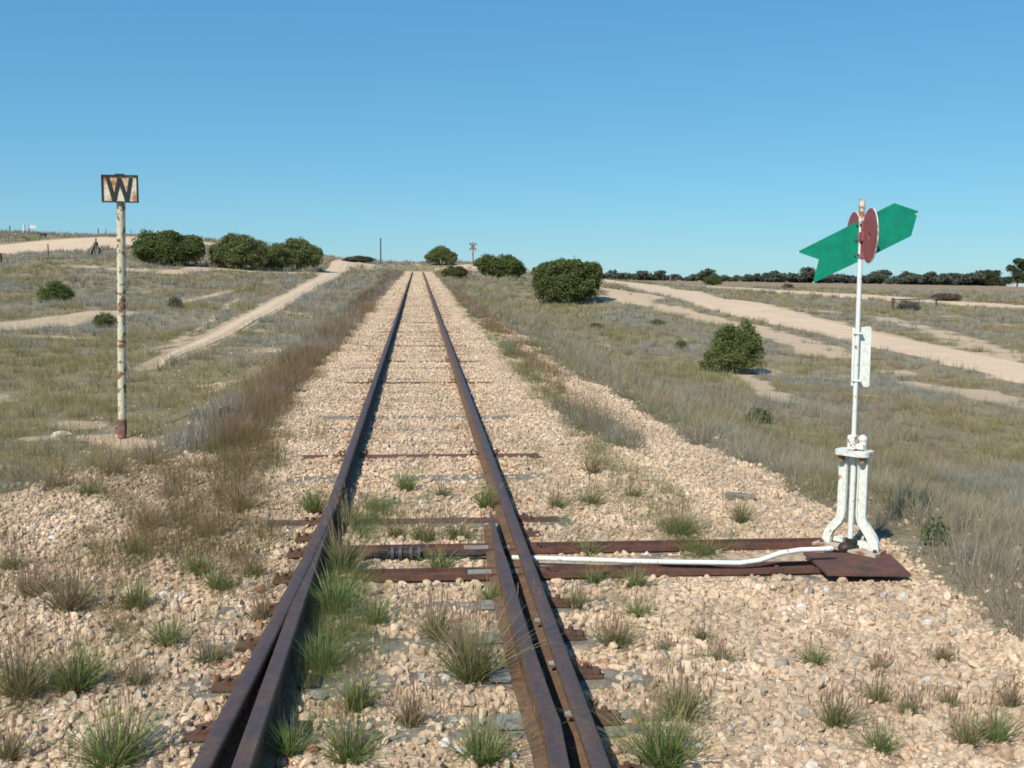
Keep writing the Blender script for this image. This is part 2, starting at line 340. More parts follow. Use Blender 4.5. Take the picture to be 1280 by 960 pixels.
# ------------------------------------------------------------------ ground sheet
def ground_material():
    m, nt, b = new_mat('ground_surface', .95, .1); p = pos(nt)
    G = N(nt, 'ShaderNodeAttribute', attribute_name='gravel').outputs['Fac']; B = N(nt, 'ShaderNodeAttribute', attribute_name='bare').outputs['Fac']; Rd = N(nt, 'ShaderNodeAttribute', attribute_name='red').outputs['Fac']
    Pd = N(nt, 'ShaderNodeAttribute', attribute_name='paddock').outputs['Fac']
    n1 = noise(nt, .35, 5, .6, p); n2 = noise(nt, 2.2, 6, .7, p); n3 = noise(nt, 14, 5, .7, p); n4 = noise(nt, 70, 4, .7, p)
    veg = mix(nt, ramp(nt, n1, [(.38, 0.), (.62, 1.)]), (.30, .255, .165), (.245, .215, .115))
    veg = mix(nt, ramp(nt, n2, [(.40, 0.), (.62, 1.)]), veg, (.38, .295, .19))
    veg = mix(nt, ramp(nt, n3, [(.46, 0.), (.62, .8)]), veg, (.17, .145, .085))
    veg = mix(nt, Rd, veg, (.20, .115, .08))
    veg = mix(nt, Pd, veg, mix(nt, ramp(nt, n1, [(.4, 0.), (.6, 1.)]), (.33, .235, .155), (.27, .20, .13)))
    soil = mix(nt, ramp(nt, n2, [(.3, 0.), (.7, 1.)]), (.57, .42, .275), (.62, .47, .32))
    soil = mix(nt, ramp(nt, n3, [(.5, 0.), (.72, .5)]), soil, (.36, .27, .19))
    # loose stone: cells of slightly different stone
    vo = N(nt, 'ShaderNodeTexVoronoi'); vo.inputs['Scale'].default_value = 22; nt.links.new(p, vo.inputs['Vector'])
    hue = N(nt, 'ShaderNodeSeparateColor'); nt.links.new(vo.outputs['Color'], hue.inputs[0])
    st = ramp(nt, hue.outputs[0], [(0., (.42, .32, .23)), (.2, (.62, .44, .29)), (.6, (.68, .49, .33)), (1., (.72, .56, .40))])
    st = mix(nt, ramp(nt, vo.outputs['Distance'], [(.4, 0.), (.8, .6)]), st, (.34, .245, .165))
    edge = N(nt, 'ShaderNodeMath', operation='ADD'); nt.links.new(B, edge.inputs[0])
    s2 = N(nt, 'ShaderNodeMath', operation='MULTIPLY_ADD'); nt.links.new(n3, s2.inputs[0]); s2.inputs[1].default_value = .9; s2.inputs[2].default_value = -.45; nt.links.new(s2.outputs[0], edge.inputs[1])
    bm_ = ramp(nt, edge.outputs[0], [(.42, 0.), (.60, 1.)])
    c = mix(nt, bm_, veg, soil); c = mix(nt, ramp(nt, G, [(.35, 0.), (.65, 1.)]), c, st)
    c = mix(nt, 1., c, ramp(nt, n4, [(.3, .82), (.7, 1.12)]), 'MULTIPLY')
    nt.links.new(c, b.inputs['Base Color'])
    hsum = N(nt, 'ShaderNodeMath', operation='MULTIPLY_ADD'); nt.links.new(n3, hsum.inputs[0]); hsum.inputs[1].default_value = 1.6; nt.links.new(n4, hsum.inputs[2])
    v3 = N(nt, 'ShaderNodeMath', operation='MULTIPLY'); nt.links.new(vo.outputs['Distance'], v3.inputs[0]); nt.links.new(G, v3.inputs[1])
    h2 = N(nt, 'ShaderNodeMath', operation='SUBTRACT'); nt.links.new(hsum.outputs[0], h2.inputs[0]); nt.links.new(v3.outputs[0], h2.inputs[1])
    bump(nt, b, h2.outputs[0], .7, .03); return m
def axis(fine0, fine1, st, lo, hi, k):
    a = list(np.arange(fine0, fine1, st)); s = st; x = a[-1]
    while x < hi: s *= k; x += s; a.append(x)
    s = st; x = a[0]; L = []
    while x > lo: s *= k; x -= s; L.append(x)
    return np.array(L[::-1]+a)
xs = axis(-5, 5, .11, -3500, 3500, 1.045); ys = axis(-3, 16, .12, -600, 4000, 1.028)
X, Y = np.meshgrid(xs, ys); Z = H(X, Y); g, b_, r_ = covers(X, Y)
Z = Z - .05*road_mask(X, Y, 0)
red = np.clip((1-sstep((np.abs(X+1.95+.004*Y-.1*(fbm(X, Y, 1.5, 51)-.5))-.36)/.25))*sstep((Y-8)/2)*(1-g), 0, 1)
red = np.maximum(red, .55*(1-sstep((np.abs(X-1.75)-.2)/.2))*sstep((Y-18)/8)*(1-g))*(1-sstep((Y-108)/5))
red *= .55+.45*sstep((fbm(X, Y, 2.2, 52)-.35)/.2)
pad = sstep((Y-(132-.62*(X-35)))/3)*sstep((X-18)/6)*(1-r_)
nx, ny = len(xs), len(ys); I = np.arange(nx*ny).reshape(ny, nx)
F = np.stack([I[:-1, :-1], I[:-1, 1:], I[1:, 1:], I[1:, :-1]], -1).reshape(-1, 4)
gm = ground_material()
ground = npmesh('ground', np.stack([X, Y, Z], -1).reshape(-1, 3), F, gm, smooth=True, attrs=dict(gravel=g.ravel(), bare=b_.ravel(), red=red.ravel(), paddock=pad.ravel()))
tag(ground, kind='structure')

# ------------------------------------------------------------------ dirt roads, sheets with ragged edges
def dirt_mat():
    m, nt, b = new_mat('packed_pale_dirt', .95, .1); p = pos(nt)
    n1 = noise(nt, .5, 5, .6, p); n2 = noise(nt, 5, 6, .7, p); n3 = noise(nt, 40, 4, .7, p)
    c = mix(nt, ramp(nt, n1, [(.35, 0.), (.65, 1.)]), (.61, .45, .30), (.67, .51, .355)); c = mix(nt, ramp(nt, n2, [(.5, 0.), (.75, .55)]), c, (.46, .335, .235))
    c = mix(nt, 1., c, ramp(nt, n3, [(.3, .88), (.7, 1.08)]), 'MULTIPLY'); nt.links.new(c, b.inputs['Base Color']); bump(nt, b, n2, .5, .02); return m
M_DIRT = dirt_mat()
def road(name, key):
    P, wd = ROADS[key]; wd = np.array(wd, float)
    # resample smoothly
    L = np.concatenate([[0], np.cumsum(np.hypot(*np.diff(P, axis=0).T))]); n = int(L[-1]/.7); s = np.linspace(0, L[-1], n)
    def sm(v):
        q = np.interp(s, L, v); k = 13; e = np.pad(q, k//2, mode='edge'); return np.convolve(e, np.ones(k)/k, 'valid')
    px, py, pw = sm(P[:, 0]), sm(P[:, 1]), sm(wd); tx, ty = np.gradient(px), np.gradient(py); q = np.hypot(tx, ty); nx_, ny_ = -ty/q, tx/q
    m = 17; V = []
    for j in range(m):
        o = (j/(m-1)-.5)*2; jit = (fbm(s, s*0+j, 1.3, 60+int(o > 0))-.5)*.6*np.minimum(1, .55/pw+.25) if abs(o) > .9 else 0
        V.append(np.stack([px+nx_*pw*(o+jit), py+ny_*pw*(o+jit)], -1))
    V = np.array(V).transpose(1, 0, 2); x, y = V[..., 0], V[..., 1]; 
    z = H(x, y) + .012
    o = np.abs(np.linspace(-1, 1, m)); z = z - .055*np.clip((o-.8)/.2, 0, 1)[None]
    amp = .02 if key != 'track' else .03
    z = z - (.07*np.clip(1-s/1.6, 0, 1)[:, None] if key == 'track' else 0)
    z = z + amp*(fbm(x, y, .9, 66)-.5) - (.03 if key == 'track' else .015)*np.exp(-((o-.55)/.2)**2)[None]
    I = np.arange(n*m).reshape(n, m); F = np.stack([I[:-1, :-1], I[:-1, 1:], I[1:, 1:], I[1:, :-1]], -1).reshape(-1, 4)
    return tag(npmesh(name, np.concatenate([V, z[..., None]], -1).reshape(-1, 3), F, M_DIRT, smooth=True), kind='structure')
road('dirt_road', 'right'); road('dirt_road', 'highway'); road('dirt_road', 'left'); road('dirt_path', 'track')

# ------------------------------------------------------------------ loose ballast stones (uncountable)
def ico(sub):
    bm = bmesh.new(); bmesh.ops.create_icosphere(bm, subdivisions=sub, radius=1); V = np.array([v.co[:] for v in bm.verts]); F = np.array([[v.index for v in f.verts] for f in bm.faces]); bm.free(); return V, F
def rock_protos(n, sub):
    V, F = ico(sub); out = []
    for i in range(n):
        q = V.copy()
        for k in range(6):           # chop with random planes for flat broken faces
            d = rng.normal(size=3); d /= np.linalg.norm(d); t = rng.uniform(.45, .85); e = q@d-t; q = q-np.clip(e, 0, None)[:, None]*d
        q *= rng.uniform([.8, .6, .5], [1.25, 1, .85]); q += rng.normal(size=q.shape)*.05; out.append(q)
    return out, F
def rotmats(n, tilt=np.pi):
    a = rng.uniform(0, 2*np.pi, n); b = rng.uniform(-tilt, tilt, n); c = rng.uniform(-tilt, tilt, n)
    ca, sa, cb, sb, cc, sc = np.cos(a), np.sin(a), np.cos(b), np.sin(b), np.cos(c), np.sin(c); z = np.zeros(n); o = np.ones(n)
    Rz = np.stack([ca, -sa, z, sa, ca, z, z, z, o], -1).reshape(-1, 3, 3); Rx = np.stack([o, z, z, z, cb, -sb, z, sb, cb], -1).reshape(-1, 3, 3); Ry = np.stack([cc, z, sc, z, o, z, -sc, z, cc], -1).reshape(-1, 3, 3)
    return Rz@Rx@Ry
def place(protos, F, P, S, Rm, C):
    """protos: list of (v,3) same topology; returns V,F,C for many copies"""
    k = rng.integers(0, len(protos), len(P)); B = np.array(protos)[k]; S = np.asarray(S)
    if S.ndim == 1: S = S[:, None].repeat(3, 1)
    V = np.einsum('nij,nvj->nvi', Rm, B*S[:, None, :]) + P[:, None, :]; nv = B.shape[1]
    FF = (F[None]+(np.arange(len(P))*nv)[:, None, None]).reshape(-1, F.shape[1])
    return V.reshape(-1, 3), FF, k, nv
SLEEPER_GAPS = []     # (x0,x1,y0,y1) patches swept clear of stones, filled below
TOE = 6.25
def off(y): return .12*(np.clip(6.5-np.asarray(y, float), 0, None)/3.3)**1.35       # how far the left running rail has swung away
def offR(y): y = np.asarray(y, float); return np.where(y < 3.4, off(y), .12+.03*np.sin(np.clip((y-3.4)/2.9, 0, 1)*np.pi)-.03*np.clip((y-3.4)/2.9, 0, 1))
SLEEPERS = [(8.60, 'steel'), (7.72, 'timber'), (7.05, 'timber'), (6.42, 'rusttimber'), (13.7, 'steel'), (16.5, 'steel'), (19.4, 'steel'), (23.0, 'steel'), (26.4, 'steel'), (30., 'steel'), (35., 'steel'), (41., 'steel')]
for yy in np.arange(9.3, 60, .7):
    if min(abs(yy-q[0]) for q in SLEEPERS) > .4: SLEEPERS.append((float(yy), 'timber'))
POINT_TIMBERS = [4.80, 4.37, 3.95, 3.54, 3.12, 2.7, 2.2, 1.6, 1.0]
BEARERS = [5.73, 5.27]
def clear_at(x, y, r):
    m = np.ones(len(x), bool)
    for s in (-1, 1): m &= np.abs(x-XC-s*HG) > .062+r*.6
    m &= ~((y < 6.5) & (np.abs(x-(XC-HG-off(y))) < .07+r*.5))
    m &= ~((y < TOE) & (y > -3) & (x > XC+HG-offR(y)-.085-r*.5) & (x < XC+HG)); m &= ~((y < TOE) & (np.abs(x-XC+HG) < .07+r*.5) )
    m &= ~((np.abs(y-8.60) < .05+r*.5) & (np.abs(x) < 1.02))
    m &= ~((np.abs(y-6.42) < .07) & (x > -1.0) & (x < .98))
    for yb in BEARERS: m &= ~((np.abs(y-yb) < .075+r*.4) & (x > -.36) & (x < 2.68))
    m &= ~((np.abs(y-5.47) < .14) & ((x > .55) & (x < 2.75))); m &= ~((y > 5.05) & (y < 5.85) & (x > 2.1) & (x < 2.75))
    for yb in POINT_TIMBERS: m &= ~((np.abs(y-yb) < .085) & (((x > .26) & (x < .76)) | ((x < -.38) & (x > -.78))))
    return m
def stones(name, a, b, dens, r0, r1, sub, lab=None):
    xl, xr = -(.44*b+1.0), .62*b+1.2; xl, xr = max(xl, -5.5), min(xr, 5.0); n = int((xr-xl)*(b-a)*dens)
    x = rng.uniform(xl, xr, n); y = rng.uniform(a, b, n); g, ba, rd = covers(x, y)
    r = r0*(r1/r0)**(rng.random(n)**2.6)
    keep = (rng.random(n) < np.clip(g*1.25-.12, 0, 1)+.035*(1-g)*(np.abs(x) < 4)+.10*ba*(np.abs(x) < 4)) & clear_at(x, y, r); x, y, r = x[keep], y[keep], r[keep]; n = len(x)
    z = H(x, y) + r*(rng.uniform(-.15, .45, n) if a > 5 else rng.uniform(-.55, .40, n))
    P = np.stack([x, y, z], -1); pr, F = rock_protos(14, sub); V, FF, k, nv = place(pr, F, P, r, rotmats(n), None)
    t = rng.random(n)[:, None]; c = np.array([.63, .45, .295])*(1-t)+np.array([.70, .55, .395])*t
    q = rng.random(n); c[q < .055] = [.42, .365, .295]; c[(q > .08) & (q < .18)] = [.50, .355, .245]; c[q > .985] = [.76, .71, .64]
    # grey-brown dust round the points and a little darker middle of the track
    c *= rng.uniform(.84, 1.08, (n, 1)); c *= 1-.18*sstep((fbm(x, y, .5, 95)-.45)/.2)[:, None]
    dr = np.minimum(np.abs(np.abs(x-XC)-HG), np.where(y < 6.5, np.abs(x-(XC-HG-off(y))), 9)); pt = (rng.random(n) < .65*np.exp(-dr/.10)); c[pt] *= np.array([.60, .46, .38])
    return tag(npmesh(name, V, FF, M_STONE, col=np.repeat(c, nv, 0)), kind='stuff')
def stone_mat():
    m, nt, b = new_mat('quarried_stone', .92, .15); a = N(nt, 'ShaderNodeAttribute', attribute_name='col'); p = pos(nt); n = noise(nt, 60, 4, .7, p)
    nt.links.new(mix(nt, 1., a.outputs['Color'], ramp(nt, n, [(.3, .78), (.7, 1.14)]), 'MULTIPLY'), b.inputs['Base Color']); bump(nt, b, n, .5, .008); return m
M_STONE = stone_mat()
stones('ballast_stones', 1.6, 5.2, 2700, .008, .034, 2)
stones('ballast_stones', 5.2, 9.5, 1900, .0095, .032, 1)
stones('ballast_stones', 9.5, 18, 800, .015, .032, 1)
stones('ballast_stones', 18, 45, 260, .021, .038, 1)
stones('ballast_stones', 45, 110, 70, .045, .07, 1)

# ------------------------------------------------------------------ grass and scrub blades
def blades(n, hmin, hmax, spread, lean, w, seg, droop=.25, fan=1.):
    """one tuft prototype: returns V (n*k,3), F, t(0 root..1 tip), blade id"""
    V = []; F = []; T = []; k = 2*seg+1
    for i in range(n):
        a = rng.uniform(0, 2*np.pi); rr = spread*np.sqrt(rng.random()); bx, by = rr*np.cos(a), rr*np.sin(a)
        a2 = a+rng.normal()*1.0; h = hmin+(hmax-hmin)*rng.random()**1.3; l = lean*(.05+1.1*rng.random()**1.4)*fan; dx, dy = np.cos(a2), np.sin(a2); s = rng.uniform(0, np.pi); wx, wy = np.cos(s)*w/2, np.sin(s)*w/2
        base = len(V)
        for j in range(seg):
            t = j/seg; q = l*h*(t+droop*t*t); z = h*t*(1-.25*l*t); ww = 1-.45*t
            V += [[bx+dx*q-wx*ww, by+dy*q-wy*ww, z], [bx+dx*q+wx*ww, by+dy*q+wy*ww, z]]; T += [t, t]
        q = l*h*(1+droop); V.append([bx+dx*q, by+dy*q, h*(1-.25*l)]); T.append(1.)
        for j in range(seg-1): p = base+2*j; F += [[p, p+1, p+3], [p, p+3, p+2]]
        p = base+2*(seg-1); F.append([p, p+1, p+2])
    return np.array(V), np.array(F), np.array(T)
def tufts_mesh(name, P, S, protos, croot, ctip, var=.18, tag_kind='stuff', mat=None, hs=None):
    """P (n,3) S scale; croot/ctip arrays (n,3)"""
    n = len(P); B = [p[0] for p in protos]; F = protos[0][1]; T = protos[0][2]
    a = rng.uniform(0, 2*np.pi, n); Rm = np.zeros((n, 3, 3)); Rm[:, 0, 0] = np.cos(a); Rm[:, 0, 1] = -np.sin(a); Rm[:, 1, 0] = np.sin(a); Rm[:, 1, 1] = np.cos(a); Rm[:, 2, 2] = 1
    SS = np.stack([S, S, S*(hs if hs is not None else rng.uniform(.75, 1.2, n))], -1)
    V, FF, k, nv = place(B, F, P, SS, Rm, None)
    bl = np.repeat(rng.uniform(1-var, 1+var, (n, 60)), 1, 1); idx = (np.arange(nv)//max(1, len(T)//60+1)) % 60
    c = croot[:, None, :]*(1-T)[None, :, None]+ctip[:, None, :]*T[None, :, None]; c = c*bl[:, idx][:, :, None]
    return npmesh(name, V, FF, mat or M_GRASS, col=np.clip(c, 0, 1).reshape(-1, 3))
def samp(a, b, dens, smin=-.50, smax=.68):
    """random ground points at a steady number per square metre in the wedge the place is seen in"""
    A = (smax-smin)*(b*b-a*a)/2+3*(b-a); n = int(A*dens); y = np.sqrt(rng.uniform(a*a, b*b, n)); return rng.uniform(smin*y-1.5, smax*y+1.5), y
def cmix(a, b, t): return np.asarray(a)[None]*(1-t[:, None])+np.asarray(b)[None]*t[:, None]
def scrub(a, b, dens, size, nb, wb, seg=1, npr=8):
    x, y = samp(a, b, dens); g, ba, rd = covers(x, y); n = len(x); q = rng.random(n)
    patch = sstep((fbm(x, y, 2.2, 71)-.36)/.16)
    pad = sstep((y-(132-.62*(x-35)))/3)*(x > 18)
    keep = (q < (1-np.clip(g*1.6, 0, 1))*(1-np.clip(ba*1.5, 0, 1)**1.0)*(.6+.4*patch)*(1-.9*pad)) & (polyd(x, y) > .0)
    x, y = x[keep], y[keep]; n = len(x)
    z = H(x, y)-.015; P = np.stack([x, y, z], -1)
    f1 = fbm(x, y, 3.5, 72); f2 = fbm(x, y, 1.2, 73); kind = f1+.35*(f2-.5)+rng.normal(size=n)*.05
    grey = cmix([.26, .245, .195], [.45, .42, .345], rng.random(n)); brown = cmix([.29, .215, .135], [.50, .385, .245], rng.random(n)); olive = cmix([.22, .21, .085], [.42, .37, .18], rng.random(n))
    c = np.where((kind > .50)[:, None], grey, np.where((kind > .40)[:, None], brown, olive))
    L = (x < -2.4) & (y > 8) & (y < 26) & (x > -.35*y-1.8); ol = L & (rng.random(n) < .8*sstep((fbm(x, y, 3, 75)-.30)/.15)); c[ol] = cmix([.23, .21, .075], [.42, .34, .16], rng.random(ol.sum()))
    bank = (x > 1.9) & (x < 6.0+.03*y) & (rng.random(n) < .75); c[bank] = cmix([.30, .225, .145], [.46, .40, .29], rng.random(bank.sum())); bo = bank & (rng.random(n) < .9*sstep((fbm(x, y, 1.6, 77)-.48)/.12)); c[bo] = cmix([.20, .20, .08], [.36, .32, .16], rng.random(bo.sum()))
    S = size*rng.uniform(.6, 1.25, n); tall = bank & (x < 4.4); S = np.where(tall, S*1.0, S); S = np.where(ol, S*.85, S)
    S *= np.where((np.abs(x+2.9) < .8) & (y < 9), .6, 1)
    protos = [blades(nb, .5, 1., .52, .75, wb, seg) for _ in range(npr)]
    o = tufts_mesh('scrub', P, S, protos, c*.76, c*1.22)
    return tag(o, kind='stuff')
def polyd(x, y):
    """zero inside the road sheets"""
    return (road_mask(x, y, -.1) < .5).astype(float)
scrub(3.0, 8, 60, .25, 44, .010, 2)
scrub(8, 14, 40, .25, 38, .013, 2)
scrub(14, 25, 20, .27, 28, .028)
scrub(25, 45, 10, .30, 22, .045)
scrub(45, 80, 4.2, .36, 16, .08)
scrub(80, 150, 1.5, .50, 14, .13)
# the dense strips of seeding grass that follow the ballast shoulder
def strip(a, b, dens, xf, halfw, size, root, tip, nb, wb, prob=1., seg=1, seed=0):
    n = int((b-a)*halfw*2*dens); y = rng.uniform(a, b, n); x = xf(y)+rng.normal(size=n)*halfw*.55; k = rng.random(n) < prob*sstep((fbm(x, y, 1.1, 80+seed)-.30)/.2); x, y = x[k], y[k]; n = len(x)
    P = np.stack([x, y, H(x, y)-.01], -1); t = rng.random(n); c0 = cmix(root[0], root[1], t); c1 = cmix(tip[0], tip[1], t)
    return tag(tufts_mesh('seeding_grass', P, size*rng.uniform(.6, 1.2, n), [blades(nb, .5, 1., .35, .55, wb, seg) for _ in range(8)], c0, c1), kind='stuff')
RB = ([.15, .16, .06], [.18, .14, .075]); RT_ = ([.31, .165, .105], [.42, .27, .17])
strip(8.8, 16, 55, lambda y: -1.72-.015*(y-9)+.08*np.sin(y*1.7), .36, .31, RB, RT_, 60, .007, 1., 2)
strip(16, 34, 46, lambda y: -1.85+.0*y, .42, .32, RB, RT_, 34, .016)
strip(34, 70, 20, lambda y: -2.05+0*y, .42, .34, RB, ([.21, .115, .085], [.26, .155, .12]), 24, .035)
strip(70, 112, 10, lambda y: -2.1+0*y, .5, .36, RB, ([.19, .11, .085], [.24, .15, .12]), 16, .07)
GB = ([.095, .15, .04], [.13, .165, .05]); GT = ([.17, .23, .07], [.27, .26, .12])
NR = ([.27, .150, .085], [.36, .22, .13])
strip(5.5, 14, 110, lambda y: 1.66+.05*np.sin(y*2), .22, .18, GB, GT, 40, .006, .75, 2, 1)
strip(14, 40, 50, lambda y: 1.62+0*y, .20, .2, GB, GT, 26, .012, .9, 1, 2)
strip(9, 60, 44, lambda y: 1.90+.05*np.sin(y), .30, .25, RB, RT_, 24, .02, .9, 1, 3)
strip(9, 26, 8, lambda y: -1.62+0*y, .12, .2, GB, GT, 30, .009, .8, 1, 4)
# sparse fine weeds among the stones
def weeds(a, b, dens, size, nb, wb, seg=2):
    x, y = samp(a, b, dens, -.46, .60); g, ba, rd = covers(x, y); n = len(x)
    cl = sstep((fbm(x, y, .7, 91)-.42)/.14)
    keep = (g > .5) & (rng.random(n) < .10+.9*cl) & (rng.random(n) < np.where(np.abs(x) < 1.3, np.where(y < 7.2, .9, .10), np.where(y < 8.5, .65, .16))) & clear_at(x, y, .02)
    keep |= (g > .4) & (y > 9) & (np.abs(x-.22) < .10) & (rng.random(n) < .5)
    x, y = x[keep], y[keep]; n = len(x); P = np.stack([x, y, H(x, y)-.01], -1); t = rng.random(n); dry = (t > .6)[:, None]
    c0 = np.where(dry, cmix([.20, .17, .09], [.28, .22, .13], t), cmix([.10, .155, .042], [.14, .175, .06], t)); c1 = np.where(dry, cmix([.30, .22, .13], [.36, .26, .16], t), cmix([.18, .24, .075], [.29, .28, .14], t))
    return tag(tufts_mesh('weeds', P, size*rng.uniform(.45, 1.2, n), [blades(nb, .4, 1., .30, .9, wb, seg) for _ in range(10)], c0, c1), kind='stuff')
weeds(2.2, 6.5, 40, .16, 34, .0044)
weeds(2.2, 6.5, 40, .09, 26, .0040)
weeds(6.5, 14, 26, .19, 26, .0068)
weeds(14, 40, 5, .16, 12, .014)
strip(3.4, 6.9, 260, lambda y: -.34+.03*np.sin(y*3), .16, .19, GB, GT, 44, .0050, 1., 2, 6)
strip(5.6, 7.4, 70, lambda y: y*0, .38, .14, GB, GT, 40, .0052, .8, 2, 7)
strip(3.0, 8.5, 110, lambda y: .93+y*0, .20, .13, GB, GT, 34, .0050, .9, 2, 8)
strip(3.6, 8.8, 34, lambda y: -2.2+y*.0, .95, .21, GB, NR, 40, .0056, .9, 2, 9)
strip(5.0, 10.5, 60, lambda y: -1.02-.13*(y-5.5), .28, .25, GB, NR, 48, .0060, 1., 2, 15)
strip(5.4, 9.8, 60, lambda y: -1.45-.04*(y-5.5), .38, .26, GB, NR, 50, .0062, .95, 2, 10)
strip(3.2, 6.5, 40, lambda y: -1.30+y*.0, .45, .16, GB, NR, 36, .0050, .95, 2, 11)
strip(3.2, 7.2, 40, lambda y: -1.7+0*y, .95, .19, GB, NR, 60, .0042, .75, 2, 21)
strip(3.0, 7.5, 24, lambda y: 1.6+y*.0, .8, .13, GB, NR, 30, .0046, .9, 2, 14)
strip(3.0, 6.6, 26, lambda y: 0*y+.05, .34, .14, GB, GT, 36, .0048, .8, 2, 12)
strip(5.9, 9.0, 36, lambda y: 1.4+0*y, .5, .14, GB, GT, 32, .0052, .9, 2, 13)
# ------------------------------------------------------------------ the railway track
def two_tone(o, top_mat, test):
    o.data.materials.append(top_mat)
    for f in o.data.polygons:
        if test(f): f.material_index = 1
HEAD = [(-.031, -.030), (-.031, -.006), (-.025, -.001), (-.010, .001), (.010, .001), (.025, -.001), (.031, -.006), (.031, -.030)]
RPROF = [(-.0575, -.119), (-.0575, -.111), (-.010, -.096), (-.008, -.040)] + HEAD + [(.008, -.040), (.010, -.096), (.0575, -.111), (.0575, -.119)]
rail_test = lambda f: abs(f.normal.z) > .5 and f.center.z-float(ztrack(f.center.y)) > -.02
ysr = np.concatenate([np.arange(-3, 8, .2), np.arange(8, 113, 1.2)])
track = thing('railway_track', (0, 0, 0), 0, 'narrow gauge railway track with brown rusted rails running straight over pale gravel to the crest', 'railway track')
def zr(y): return float(ztrack(y))
r1 = MB().sweep(RPROF, [(XC-HG-float(off(y)), y, zr(y)) for y in ysr]).build('rail', M_RAIL, track); two_tone(r1, M_RAILTOP, rail_test)
r2 = MB().sweep(RPROF, [(XC+HG, y, zr(y)) for y in ysr]).build('rail', M_RAIL, track); two_tone(r2, M_RAILTOP, rail_test)
# sleepers
slope = Matrix.Rotation(math.atan(GR), 4, 'X')
SL0 = [(-.085, -.05), (-.05, 0), (.05, 0), (.085, -.05)]
for y, kind in SLEEPERS + [(q, 'point') for q in POINT_TIMBERS]:
    z = zr(y)
    if kind == 'steel':
        m = MB(); m.prism([(a, b) for a, b in SL0], Matrix.Translation((0, y, z-.120)) @ Matrix.Rotation(math.pi/2, 4, 'Z'), 2.0)
        s = m.build('sleeper', M_RUST, track)
        if y < 20: tag(s, 'rusty steel sleeper lying bare across the gravel' if y < 9 else None)
        if y < 18:
            for sx in (-1, 1):
                for q in (-1, 1):
                    c = MB(); x0 = XC+sx*HG+q*.075
                    c.tube([(x0-q*.02, y-.02, z-.105), (x0+q*.01, y-.02, z-.085), (x0+q*.035, y, z-.075), (x0+q*.045, y+.01, z-.095), (x0+q*.03, y+.015, z-.112)], .008, 6)
                    c.build('rail_clip', M_RUST, s)
            if y < 9: MB().box((1.06, y-.02, z-.135), (.13, .14, .012), Matrix.Rotation(-.35, 4, 'Z') @ Matrix.Rotation(.2, 4, 'Y')).build('sleeper_end', M_RUST, s)
    elif kind == 'rusttimber':
        s = MB().box((0, y, z-.20), (2.04, .22, .15), slope, .008).build('sleeper', M_TIMBER, track)
        MB().box((-.02, y, z-.1225), (1.9, .11, .009), slope).build('steel_strap', M_RUSTY_BEARER, s)
    elif kind == 'point':
        s = MB().box((0, y, z-.203), (1.95, .20, .15), slope, .01).build('sleeper', M_TIMBER, track)
    else:
        s = MB().box((rng.normal()*.03, y, z-.203+rng.uniform(-.010, .008)), (1.98+rng.normal()*.03, .20, .15), slope, .01).build('sleeper', M_TIMBER, track)
# rail braces and the bolted chairs outside both running rails of the points
for i, y in enumerate([6.42, 6.05, 5.73, 5.27] + POINT_TIMBERS[:6]):
    z = zr(y)
    for sx in (-1, 1):
        xb = XC+HG+.034 if sx > 0 else XC-HG-float(off(y))-.034
        M = Matrix.Translation((xb, y, z)) @ Matrix.Rotation(0 if sx > 0 else math.pi, 4, 'Z')
        m = MB().prism([(-.002, -.030), (-.002, -.118), (.105, -.118), (.105, -.104), (.045, -.092), (.012, -.036)], M, .07)
        m.prism([(.03, -.124), (.145, -.124), (.145, -.114), (.03, -.114)], M @ Matrix.Translation((0, .012, 0)), .11)
        m.tube([M @ Vector((.085, .022, -.11)), M @ Vector((.085, .022, -.082))], .013, 6); m.tube([M @ Vector((.130, -.02, -.11)), M @ Vector((.130, -.02, -.09))], .011, 6)
        m.build('rail_brace', M_RUST, track)
M_OLDZINC = worn('dull_grey_plate', (.27, .275, .24), (.17, .12, .085), 14, .5, .66, .8)
for y in POINT_TIMBERS[:6] + [5.9, 5.5, 5.1, 5.27, 5.73]:
    z = zr(y); big = y in POINT_TIMBERS
    if y in (5.5, 5.9, 5.1) : continue
    MB().box((XC+HG-.16, y, z-.1205+(.004 if big else .012)), (.26 if big else .30, .12, .007), slope).build('slide_plate', M_OLDZINC, track)
    MB().box((XC-HG+.06, y, z-.1205+.004), (.20, .11, .007), slope).build('slide_plate', M_DARK, track)
for y in (4.42, 3.93, 3.47, 2.9):
    z = zr(y); MB().tube([(XC+HG-.012, y, z-.062), (XC+HG-.045, y, z-.062)], [.016, .011], 8).build('rail_stop', M_OLDZINC, track)
